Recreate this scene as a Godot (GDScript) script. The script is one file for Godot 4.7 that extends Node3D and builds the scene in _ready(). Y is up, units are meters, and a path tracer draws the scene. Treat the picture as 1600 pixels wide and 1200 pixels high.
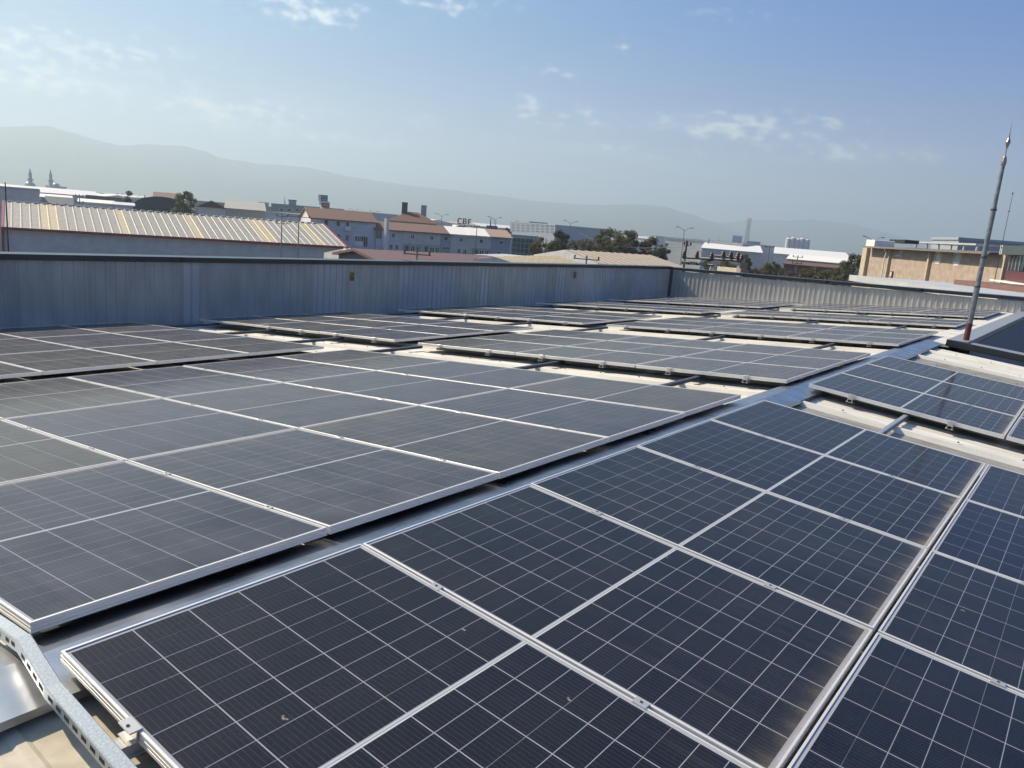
extends Node3D

const F := 1210.735
const GROUND := -9.0
const PW := 1.139
const PL := 1.721
const PITCH := 1.154
const ROW := 1.7376
const ORD := ["first", "second", "third", "fourth", "fifth", "sixth", "seventh", "eighth", "ninth", "tenth", "eleventh", "twelfth"]

var cam: Camera3D
var M := {}
var taken := {}
var rng := RandomNumberGenerator.new()

# ---------------------------------------------------------------- helpers
func numbered(called: String) -> String:
	var n: int = taken.get(called, 0)
	taken[called] = n + 1
	return called if n == 0 else "%s_%03d" % [called, n]

func tag(o: Node, label: String, category := "", group := "") -> void:
	o.set_meta("label", label)
	if category: o.set_meta("category", category)
	if group: o.set_meta("group", group)

func thing(called: String, label: String, category: String, t := Transform3D(), group := "") -> Node3D:
	var o := Node3D.new()
	o.name = numbered(called)
	add_child(o)
	o.transform = t
	tag(o, label, category, group)
	return o

func part(called: String, st: SurfaceTool, m: Material, parent: Node, t := Transform3D()) -> MeshInstance3D:
	return pm(called, st.commit(), m, parent, t)

func pm(called: String, mesh: Mesh, m: Material, parent: Node, t := Transform3D()) -> MeshInstance3D:
	var o := MeshInstance3D.new()
	o.name = called if parent != self else numbered(called)
	o.mesh = mesh
	o.material_override = m
	o.transform = t
	parent.add_child(o, true)
	return o

func struct(called: String, st: SurfaceTool, m: Material) -> MeshInstance3D:
	var o := part(called, st, m, self)
	o.set_meta("kind", "structure")
	return o

func S() -> SurfaceTool:
	var st := SurfaceTool.new()
	st.begin(Mesh.PRIMITIVE_TRIANGLES)
	return st

func tri(st: SurfaceTool, a: Vector3, b: Vector3, c: Vector3, n: Vector3) -> void:
	st.set_normal(n)
	if (b - a).cross(c - a).dot(n) > 0.0:
		st.add_vertex(a); st.add_vertex(c); st.add_vertex(b)
	else:
		st.add_vertex(a); st.add_vertex(b); st.add_vertex(c)

func quad(st: SurfaceTool, a: Vector3, b: Vector3, c: Vector3, d: Vector3, hint: Vector3) -> void:
	var n := (c - a).cross(d - b).normalized()
	if n.dot(hint) < 0.0: n = -n
	tri(st, a, b, c, n)
	tri(st, a, c, d, n)

func box(st: SurfaceTool, lo: Vector3, hi: Vector3, t := Transform3D()) -> void:
	var p: Array[Vector3] = []
	for i in 8:
		p.append(t * Vector3(hi.x if i & 1 else lo.x, hi.y if i & 2 else lo.y, hi.z if i & 4 else lo.z))
	var bs := t.basis
	quad(st, p[0], p[1], p[3], p[2], -bs.z); quad(st, p[4], p[5], p[7], p[6], bs.z)
	quad(st, p[0], p[2], p[6], p[4], -bs.x); quad(st, p[1], p[3], p[7], p[5], bs.x)
	quad(st, p[0], p[1], p[5], p[4], -bs.y); quad(st, p[2], p[3], p[7], p[6], bs.y)

# box with chamfered long edges along the top
func cbox(st: SurfaceTool, lo: Vector3, hi: Vector3, c: float, t := Transform3D()) -> void:
	prism(st, [Vector2(lo.x, lo.y), Vector2(hi.x, lo.y), Vector2(hi.x, hi.y - c), Vector2(hi.x - c, hi.y), Vector2(lo.x + c, hi.y), Vector2(lo.x, hi.y - c)], lo.z, hi.z, t)

# convex outline in xy, extruded along z
func prism(st: SurfaceTool, o: Array, z0: float, z1: float, t := Transform3D()) -> void:
	var mid := Vector2.ZERO
	for q in o: mid += q
	mid /= o.size()
	for i in o.size():
		var a: Vector2 = o[i]
		var b: Vector2 = o[(i + 1) % o.size()]
		var h := (a + b) / 2.0 - mid
		var e := Vector2(b.y - a.y, a.x - b.x)
		if e.dot(h) < 0: e = -e
		quad(st, t * Vector3(a.x, a.y, z0), t * Vector3(b.x, b.y, z0), t * Vector3(b.x, b.y, z1), t * Vector3(a.x, a.y, z1), t.basis * Vector3(e.x, e.y, 0))
		tri(st, t * Vector3(mid.x, mid.y, z0), t * Vector3(a.x, a.y, z0), t * Vector3(b.x, b.y, z0), -t.basis.z)
		tri(st, t * Vector3(mid.x, mid.y, z1), t * Vector3(a.x, a.y, z1), t * Vector3(b.x, b.y, z1), t.basis.z)

# tapered tube through points with radii
func tube(st: SurfaceTool, pts: Array, radii: Array, sides := 8) -> void:
	var rings := []
	for i in pts.size():
		var p: Vector3 = pts[i]
		var d: Vector3 = (pts[mini(i + 1, pts.size() - 1)] - pts[maxi(i - 1, 0)]).normalized()
		var x := d.cross(Vector3(0.31, 0.17, 0.93)).normalized()
		var y := d.cross(x)
		var ring := []
		for k in sides:
			var a := TAU * k / sides
			ring.append([p + (x * cos(a) + y * sin(a)) * radii[i], x * cos(a) + y * sin(a)])
		rings.append(ring)
	for i in pts.size() - 1:
		for k in sides:
			var a = rings[i][k]; var b = rings[i][(k + 1) % sides]; var c = rings[i + 1][(k + 1) % sides]; var e = rings[i + 1][k]
			for v in [[a, b, c], [a, c, e]]:
				var q: Array = v
				if (q[1][0] - q[0][0]).cross(q[2][0] - q[0][0]).dot(q[0][1]) > 0: q = [q[0], q[2], q[1]]
				for w in q:
					st.set_normal(w[1]); st.add_vertex(w[0])
	for e in [0, pts.size() - 1]:
		var dirn: Vector3 = pts[e] - pts[1 if e == 0 else e - 1]
		for k in range(1, sides - 1):
			if radii[e] > 0.0005: tri(st, rings[e][0][0], rings[e][k][0], rings[e][k + 1][0], dirn.normalized())

func lathe(st: SurfaceTool, prof: Array, sides := 14, at := Vector3.ZERO) -> void:
	for i in prof.size() - 1:
		var a: Vector2 = prof[i]
		var b: Vector2 = prof[i + 1]
		for k in sides:
			var p := TAU * k / sides
			var q := TAU * (k + 1) / sides
			var m := (p + q) / 2
			var e := Vector2(b.y - a.y, a.x - b.x)
			if e.x < 0 or (absf(e.x) < 1e-6 and i > prof.size() / 2): pass
			quad(st, at + Vector3(a.x * cos(p), a.y, a.x * sin(p)), at + Vector3(a.x * cos(q), a.y, a.x * sin(q)), at + Vector3(b.x * cos(q), b.y, b.x * sin(q)), at + Vector3(b.x * cos(p), b.y, b.x * sin(p)), Vector3(e.x * cos(m), e.y, e.x * sin(m)))

func lin(r: float, g: float, b: float) -> Color:
	return Color(r, g, b).linear_to_srgb()

func mat(r: float, g: float, b: float, rough := 0.8, metal := 0.0, tex: Texture2D = null, scale := 0.5) -> StandardMaterial3D:
	var m := StandardMaterial3D.new()
	m.albedo_color = lin(r, g, b)
	m.roughness = rough
	m.metallic = metal
	if tex:
		m.albedo_texture = tex
		m.uv1_triplanar = true
		m.uv1_world_triplanar = true
		m.uv1_scale = Vector3.ONE * scale
	return m

func noise_tex(seed_: int, freq: float, lo: float, hi: float, octaves := 5, size := 512, tint := Color.WHITE) -> NoiseTexture2D:
	var n := FastNoiseLite.new()
	n.seed = seed_
	n.frequency = freq
	n.fractal_octaves = octaves
	var g := Gradient.new()
	g.set_color(0, Color(lo * tint.r, lo * tint.g, lo * tint.b))
	g.set_color(1, Color(hi, hi, hi))
	var t := NoiseTexture2D.new()
	t.width = size; t.height = size; t.seamless = true
	t.noise = n; t.color_ramp = g
	return t

# ---------------------------------------------------------------- measured directions in the photograph (1600 x 1200)
func ray(px: float, py: float) -> Vector3:
	return cam.transform.basis * Vector3((px - 800.0) / F, (600.0 - py) / F, -1.0)

# the point seen there at that horizontal distance
func pt(px: float, py: float, dist: float) -> Vector3:
	var d := ray(px, py)
	return cam.position + d * (dist / Vector2(d.x, d.z).length())

func ground_at(px: float, py: float, dist: float) -> Vector3:
	var p := pt(px, py, dist)
	p.y = GROUND
	return p

# a facade from left to right as seen: x along it, y up, z towards the viewer
func facade(px0: float, py0: float, d0: float, px1: float, py1: float, d1: float) -> Transform3D:
	var a := ground_at(px0, py0, d0)
	var b := ground_at(px1, py1, d1)
	var r := (b - a).normalized()
	return Transform3D(Basis(r, Vector3.UP, r.cross(Vector3.UP)), a)

func flen(px0: float, py0: float, d0: float, px1: float, py1: float, d1: float) -> float:
	return ground_at(px0, py0, d0).distance_to(ground_at(px1, py1, d1))

# where a direction meets the facade's plane, in its own x and y
func on(t: Transform3D, px: float, py: float, z := 0.0) -> Vector2:
	var o := t.affine_inverse() * cam.position
	var d := t.basis.inverse() * ray(px, py)
	var q := o + d * ((z - o.z) / d.z)
	return Vector2(q.x, q.y)

# ---------------------------------------------------------------- materials
func make_materials() -> void:
	var wear := noise_tex(11, 0.012, 0.87, 1.0)
	var fine := noise_tex(12, 0.05, 0.82, 1.0)
	var blot := noise_tex(13, 0.006, 0.74, 1.0, 6, 1024, Color(1.0, 0.98, 0.93))
	M.roof_cream = mat(.80, .785, .73, .6, 0, blot, .35)
	M.roof_cream.uv1_scale = Vector3(.12, .3, .9)
	M.roof_white = mat(.80, .79, .75, .6, 0, blot, .4)
	M.roof_white.uv1_scale = Vector3(.14, .3, 1.0)
	M.roof_grey = mat(.30, .30, .285, .65, 0, blot, .6)
	M.roof_dirty = mat(.62, .57, .47, .7, 0, blot, .9)
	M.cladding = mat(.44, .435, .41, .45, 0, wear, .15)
	M.cladding.uv1_scale = Vector3(.35, .12, .35)
	for k in 3:
		for q in ["cladding", "roof_cream", "roof_white"]:
			var v: StandardMaterial3D = M[q].duplicate()
			var f: float = [.97, 1.0, 1.02][k]
			v.albedo_color = Color(v.albedo_color.r * f, v.albedo_color.g * f, v.albedo_color.b * f * [1.0, 1.0, .985][k])
			M[q + str(k)] = v
	M.coping = mat(.02, .025, .032, .3)
	M.coping2 = mat(.07, .08, .09, .4)
	M.ledge = mat(.26, .28, .31, .45, 0, wear, .8)
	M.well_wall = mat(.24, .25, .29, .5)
	M.galv = mat(.60, .62, .64, .24, 1.0, noise_tex(21, .01, .8, 1.0), .6)
	var rt := noise_tex(22, 0.006, 0.55, 1.0)
	M.galv.roughness = 0.42
	M.galv.roughness_texture = rt
	var nt := noise_tex(24, 0.004, 0.0, 1.0, 3)
	nt.as_normal_map = true; nt.bump_strength = 2.0; nt.color_ramp = null
	M.galv.normal_enabled = true; M.galv.normal_texture = nt; M.galv.normal_scale = 0.12
	M.strut = mat(.46, .52, .56, .45, .6, noise_tex(23, .07, .80, 1.0, 2, 256), 6.0)
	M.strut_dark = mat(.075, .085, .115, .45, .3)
	M.alu = mat(.72, .71, .68, .45, .4)
	M.alu_clamp = mat(.55, .54, .52, .4, .6)
	M.slot = mat(.008, .008, .01, .9)
	M.black = mat(.012, .013, .015, .6)
	M.rubber = mat(.02, .02, .02, .7)
	M.stone = mat(.38, .36, .32, .85, 0, blot, 1.2)
	M.glass_dark = mat(.015, .03, .035, .08)
	M.far_glass = mat(.13, .16, .19, .3)
	M.glass_teal = mat(.012, .06, .065, .1)
	M.white = mat(.66, .655, .63, .55)
	M.white_wall = mat(.60, .61, .60, .85, 0, wear, .2)
	M.blue_wall = mat(.58, .61, .65, .85, 0, wear, .2)
	M.blue_deep = mat(.34, .39, .47, .85, 0, wear, .2)
	M.grey_wall = mat(.58, .58, .55, .85, 0, wear, .2)
	M.grey_green = mat(.33, .35, .32, .85, 0, wear, .2)
	M.tile = mat(.21, .125, .10, .8, 0, fine, .5)
	M.tile_dark = mat(.15, .075, .058, .8, 0, fine, .5)
	M.tile_pale = mat(.40, .29, .22, .8, 0, fine, .5)
	M.metal_pale = mat(.44, .42, .375, .55, 0, blot, .25)
	M.metal_yellow = mat(.66, .57, .37, .6, 0, blot, .3)
	M.metal_brown = mat(.40, .33, .25, .6, 0, wear, .2)
	M.metal_red = mat(.19, .10, .085, .55, 0, wear, .2)
	M.red_trim = mat(.22, .02, .035, .5)
	M.panel_grey = mat(.50, .51, .52, .5, 0, wear, .1)
	M.dark_hall = mat(.05, .065, .075, .6)
	M.concrete = mat(.40, .39, .36, .9, 0, blot, .2)
	M.office = mat(.30, .34, .40, .4)
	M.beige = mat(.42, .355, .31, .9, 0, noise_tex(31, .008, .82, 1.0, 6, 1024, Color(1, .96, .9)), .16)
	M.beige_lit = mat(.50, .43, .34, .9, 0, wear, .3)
	M.old_tile = mat(.20, .185, .17, .85, 0, fine, .6)
	M.ivory = mat(.70, .68, .62, .7)
	M.shop_red = mat(.09, .02, .03, .5)
	M.steel = mat(.30, .33, .34, .42, .6, noise_tex(33, .03, .7, 1.0, 3, 256), 1.5)
	M.steel_dark = mat(.06, .065, .07, .5, .4)
	M.copper = mat(.30, .25, .22, .35, .7)
	M.red_paint = mat(.11, .028, .024, .6, 0, fine, 2.0)
	M.yellow = mat(.26, .20, .04, .6)
	M.bark = mat(.10, .075, .055, .95)
	M.sign_red = mat(.35, .05, .05, .5)
	M.sign_blue = mat(.05, .07, .18, .5)
	M.concrete_pole = mat(.42, .41, .38, .9)
	M.insul = mat(.06, .018, .015, .3)
	for k in 4:
		var c: Array = [[.11, .12, .055], [.12, .105, .055], [.12, .095, .065], [.08, .095, .05]][k]
		var m := StandardMaterial3D.new()
		m.albedo_color = lin(c[0], c[1], c[2])
		m.vertex_color_use_as_albedo = true
		m.roughness = 0.7
		m.backlight_enabled = true
		m.backlight = lin(minf(c[0] * 5.0, 1), minf(c[1] * 5.0, 1), minf(c[2] * 3.5, 1))
		M["leaf%d" % k] = m
	M.ground = mat(.16, .155, .13, .95, 0, noise_tex(41, .006, .55, 1.0, 6, 1024), .01)
	M.hill = mat(.075, .09, .07, .95, 0, noise_tex(42, .01, .6, 1.0, 5), .002)
	M.road = mat(.055, .055, .055, .9, 0, fine, .2)
	make_panel_materials()

func make_panel_materials() -> void:
	# the print of a module: backing sheet, half cells, ribbons
	var W := 810; var H := 1226
	var im := Image.create(W, H, false, Image.FORMAT_RGB8)
	im.fill(Color(.60, .61, .64))
	var k := W / PW
	var r := RandomNumberGenerator.new()
	r.seed = 5
	for c in cell_rects():
		var q: Rect2 = c
		var x0 := int(round((q.position.x + PW / 2) * k)); var y0 := int(round((q.position.y + PL / 2) * k))
		var w := int(round(q.size.x * k)); var h := int(round(q.size.y * k))
		var v := r.randf_range(.92, 1.08)
		im.fill_rect(Rect2i(x0, y0, w, h), Color(.066 * v, .070 * v, .098 * v))
		for b in 10:
			var bx := x0 + int((b + .5) * w / 10.0)
			im.fill_rect(Rect2i(bx, y0, 1, h), Color(.23, .24, .30))
		for b in 150:
			im.set_pixel(x0 + r.randi_range(0, w - 1), y0 + r.randi_range(0, h - 1), Color(.085, .09, .125).lerp(Color(.26, .27, .31), pow(r.randf(), 2.5)))
	im.fill_rect(Rect2i(8, H / 2 - 6, W - 16, 12), Color(.70, .72, .73))
	im.fill_rect(Rect2i(8, H / 2 - 1, W - 16, 2), Color(.45, .47, .5))
	var face := StandardMaterial3D.new()
	face.albedo_texture = ImageTexture.create_from_image(im)
	face.roughness = 0.5
	face.metallic_specular = 0.2
	face.clearcoat_enabled = true
	face.clearcoat = 0.52
	face.clearcoat_roughness = 0.1
	M.face = face
	# dust films: thin dust with rain runs, crusted unevenly along the lower edge
	for d in 10:
		var n := FastNoiseLite.new()
		n.seed = 70 + d; n.frequency = 0.012; n.fractal_octaves = 5
		var n2 := FastNoiseLite.new()
		n2.seed = 90 + d; n2.frequency = 0.4
		var n3 := FastNoiseLite.new()
		n3.seed = 120 + d; n3.frequency = 0.05; n3.fractal_octaves = 4
		var dw := 200; var dh := 304
		var di := Image.create(dw, dh, false, Image.FORMAT_RGBA8)
		var right := d < 4
		var strong: float = [1.0, .8, .45, .6, .3, .2, .35, .25, .3, .2][d]
		var base: float = [.012, .016, .011, .017, .085, .095, .105, .09, .10, .11][d]
		var film: Color = [Color(.70, .67, .60), Color(.68, .66, .61), Color(.66, .66, .64), Color(.70, .68, .62), Color(.61, .62, .68), Color(.62, .63, .66), Color(.64, .64, .60), Color(.60, .61, .68), Color(.64, .635, .61), Color(.62, .62, .62)][d]
		for y in dh:
			for x in dw:
				var v := float(y) / dh
				var s := n.get_noise_2d(x, y)
				var run := n3.get_noise_2d(x * 1.6, y * .05)
				var crust := n3.get_noise_2d(x * .9, 400.0)
				var e := maxf(0.0, (v - .935 + s * .02 + crust * .022) / .065)
				e = minf(e, 1.2)
				var grit := n2.get_noise_2d(x, y)
				var a := base * (1.0 + .75 * s + .55 * maxf(run, -.6)) + (.022 if right else .03) * grit * (1.0 + s) + strong * (.30 * e * e * e + .05 * e) * (1.0 + .5 * grit + .22 * run)
				a += strong * .05 * maxf(0.0, run - .12) * smoothstep(.45, 1.0, v)
				var c := film.lerp(Color(.66, .60, .49), clampf(e, 0, 1) * .8)
				c.a = clampf(a, 0.0, .8)
				di.set_pixel(x, y, c)
		for b in r.randi_range(0, 3):
			var bx := r.randi_range(20, dw - 20); var by := r.randi_range(30, dh - 40)
			for j in r.randi_range(1, 4): di.set_pixel(bx + r.randi_range(0, 1), by + j, Color(.8, .8, .74, .5))
		var m := StandardMaterial3D.new()
		m.albedo_texture = ImageTexture.create_from_image(di)
		m.transparency = BaseMaterial3D.TRANSPARENCY_ALPHA
		m.roughness = 0.8
		M["dust%d" % d] = m

func cell_rects() -> Array:
	var out := []
	for half in 2:
		for j in 9:
			for i in 6:
				var y := (-.007 - (9 - j) * .0924) if half == 0 else (.007 + j * .0924 + .0018)
				out.append(Rect2(-.5517 + i * .1842, y, .1800, .0906))
	return out

# ---------------------------------------------------------------- solar panels
var panel_far: Node3D
var panel_near: Node3D
var dust_mesh: Mesh

func uvquad(st: SurfaceTool, x0: float, z0: float, x1: float, z1: float, y: float) -> void:
	var c := [Vector2(x0, z0), Vector2(x1, z0), Vector2(x1, z1), Vector2(x0, z1)]
	for i in [0, 1, 2, 0, 2, 3]:
		st.set_normal(Vector3.UP)
		st.set_uv(Vector2((c[i].x + PW / 2) / PW, (c[i].y + PL / 2) / PL))
		st.add_vertex(Vector3(c[i].x, y, c[i].y))

func make_panels() -> void:
	var prof := [Vector2(.0085, -.0035), Vector2(.008, .0008), Vector2(.0008, .0008), Vector2(0, 0), Vector2(0, -.009), Vector2(.002, -.0095), Vector2(.002, -.0125), Vector2(0, -.013), Vector2(0, -.021), Vector2(.002, -.0215), Vector2(.002, -.0245), Vector2(0, -.025), Vector2(0, -.035), Vector2(.025, -.035)]
	var fr := S()
	for i in prof.size() - 1:
		var a: Vector2 = prof[i]
		var b: Vector2 = prof[i + 1]
		var tn := Vector2(a.x - b.x, b.y - a.y)
		var no := Vector2(-tn.y, tn.x)
		for s in 4:
			var q := []
			for e in [[a, 0], [a, 1], [b, 1], [b, 0]]:
				var hx: float = PW / 2 - e[0].x
				var hz: float = PL / 2 - e[0].x
				var cs := [Vector2(-hx, -hz), Vector2(hx, -hz), Vector2(hx, hz), Vector2(-hx, hz)]
				var c: Vector2 = cs[(s + e[1]) % 4]
				q.append(Vector3(c.x, e[0].y, c.y))
			var outd: Vector3 = [Vector3(0, 0, -1), Vector3(1, 0, 0), Vector3(0, 0, 1), Vector3(-1, 0, 0)][s]
			quad(fr, q[0], q[1], q[2], q[3], outd * no.x + Vector3.UP * no.y)
	var frame := fr.commit()
	var fs := S()
	uvquad(fs, -PW / 2 + .0082, -PL / 2 + .0082, PW / 2 - .0082, PL / 2 - .0082, -.0032)
	var face := fs.commit()
	var bs := S()
	box(bs, Vector3(-PW / 2 + .012, -.0085, -PL / 2 + .012), Vector3(PW / 2 - .012, -.0045, PL / 2 - .012))
	var back := bs.commit()
	var ds := S()
	uvquad(ds, -PW / 2 + .0082, -PL / 2 + .0082, PW / 2 - .0082, PL / 2 - .0082, -.0012)
	dust_mesh = ds.commit()
	for near in 2:
		var o := Node3D.new()
		pm("frame", frame, M.alu, o)
		pm("backing_sheet", back, M.black, o)
		pm("glass_face", face, M.face, o)
		if near:
			for c in cell_rects():
				var q: Rect2 = c
				var cs := S()
				uvquad(cs, q.position.x, q.position.y, q.end.x, q.end.y, -.0026)
				pm("solar_cell", cs.commit(), M.face, o)
		if near: panel_near = o
		else: panel_far = o

func slope_basis(left: bool, deg: float) -> Basis:
	var a := deg_to_rad(deg)
	if left: return Basis(Vector3(0, 0, 1), Vector3(-sin(a), cos(a), 0), Vector3(-cos(a), -sin(a), 0))
	return Basis(Vector3(0, 0, -1), Vector3(sin(a), cos(a), 0), Vector3(cos(a), -sin(a), 0))

# a point of the slope: u metres down from the panels' ridge edge, z metres along, h above the panel plane
func sp(side: String, u: float, z: float, h := 0.0) -> Vector3:
	if side == "R":
		var b := slope_basis(false, 4.73)
		return Vector3(.104, 0, -z) + b.z * u + b.y * h
	var c := slope_basis(true, 4.6)
	if side == "L" or u < 5.73:
		return Vector3(-.104, .006, -z) + c.z * u + c.y * h
	var d := slope_basis(true, 4.3)
	return Vector3(-.104, .006, -z) + c.z * 5.73 + d.z * (u - 5.73) + d.y * h

func sb(side: String) -> Basis:
	return slope_basis(side != "R", {"R": 4.73, "L": 4.6, "A": 4.3}[side])

func solar_block(side: String, block: String, z0: float, count: int, u0: float, rows: Array, near_rows := 0, near_count := 99) -> void:
	for r in rows.size():
		for i in count:
			var near: bool = r < near_rows and i < near_count
			var o: Node3D = (panel_near if near else panel_far).duplicate()
			o.name = numbered("solar_panel")
			add_child(o)
			var c := sp(side, u0 + r * ROW + PL / 2, z0 + i * PITCH + PW / 2, rng.randf_range(-.001, .001))
			o.transform = Transform3D(sb(side) * Basis.from_euler(Vector3(rng.randf_range(-.002, .002), 0, rng.randf_range(-.002, .002))), c)
			var dk := 3
			if side == "R": dk = ([0, 1, 3][(i + r * 2) % 3]) if r == 0 else ([2, 3][(i + r) % 2])
			elif block == "nearest" and side == "L": dk = [4, 7, 5, 6, 8][(i * 2 + r * 3 + (i * r) % 2) % 5]
			else: dk = [8, 5, 9, 6][rng.randi_range(0, 3)]
			var df := pm("dust_film", dust_mesh, M["dust%d" % dk], o)
			df.set_meta("label", "thin film of dust on the glass")
			tag(o, "dark solar panel, %s from near end of %s, %s block on %s slope" % [ORD[i], rows[r], block, "right" if side == "R" else "left"], "solar panel", "solar panels laid out on the roof")

func mid_clamps(side: String, block: String, z0: float, count: int, u0: float, rows: int) -> void:
	var rn: Array = ["fourth row", "fifth row", "wall row"] if side == "A" else ["ridge row", "middle row", "third row"]
	for r in rows:
		for i in range(1, count):
			for f in [.42, 1.30]:
				var o := thing("mid_clamp", "small silver clamp, %s seam of the %s, %s half, %s block, %s slope" % [ORD[i - 1], rn[r], "upper" if f < 1 else "lower", block, "right" if side == "R" else "left"], "clamp", Transform3D(sb(side), sp(side, u0 + r * ROW + f, z0 + i * PITCH - .010)), "clamps between panels, %s block %s" % [block, side])
				pm("cap", clamp_cap, M.alu_clamp, o)
				pm("bolt", clamp_bolt, M.steel_dark, o)

var clamp_cap: Mesh
var clamp_bolt: Mesh
var foot: Node3D

func make_clamps() -> void:
	var st := S()
	cbox(st, Vector3(-.015, -.004, -.024), Vector3(.015, .0028, .024), .001)
	clamp_cap = st.commit()
	st = S()
	lathe(st, [Vector2(.005, .0028), Vector2(.005, .005), Vector2(.003, .005), Vector2(.0025, .0035), Vector2(0, .0035)], 8)
	clamp_bolt = st.commit()
	# end clamp on its short rail and bracket; local x points out of the block's end
	foot = Node3D.new()
	st = S()
	cbox(st, Vector3(-.012, .0012, -.03), Vector3(.024, .006, .03), .002)
	box(st, Vector3(.002, -.034, -.03), Vector3(.006, .0012, .03))
	box(st, Vector3(.006, -.034, -.03), Vector3(.024, -.030, .03))
	pm("clamp_plate", st.commit(), M.alu_clamp, foot)
	pm("bolt", clamp_bolt, M.steel_dark, foot, Transform3D(Basis(), Vector3(.013, .003, 0)))
	st = S()
	for s in [-1, 1]:
		box(st, Vector3(-.12, -.066, s * .02 - .002), Vector3(.045, -.036, s * .02 + .002))
	box(st, Vector3(-.12, -.040, -.018), Vector3(.045, -.0365, .018))
	box(st, Vector3(-.12, -.069, -.035), Vector3(.045, -.066, .035))
	pm("short_rail", st.commit(), M.alu_clamp, foot)

func end_clamps(side: String, block: String, z_near: float, z_far: float, u0: float, rows: int, far_too := true) -> void:
	var rn: Array = ["fourth row", "fifth row", "wall row"] if side == "A" else ["ridge row", "middle row", "third row"]
	for r in rows:
		for f in [.42, 1.30]:
			for e in [0, 1]:
				if e == 1 and not far_too: continue
				var o: Node3D = foot.duplicate()
				o.name = numbered("end_clamp")
				add_child(o)
				# outward along the ridge direction
				var b := sb(side)
				var outward := Vector3(0, 0, 1) if e == 0 else Vector3(0, 0, -1)
				var bb := Basis(outward, b.y, outward.cross(b.y))
				o.transform = Transform3D(bb, sp(side, u0 + r * ROW + f, z_near - .001 if e == 0 else z_far + .001))
				tag(o, "silver end clamp, %s half of %s, near edge, %s block, %s slope" % ["upper" if f < 1 else "lower", rn[r], block, "right" if side == "R" else "left"], "clamp", "end clamps %s %s %s" % [block, side, e])

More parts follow.
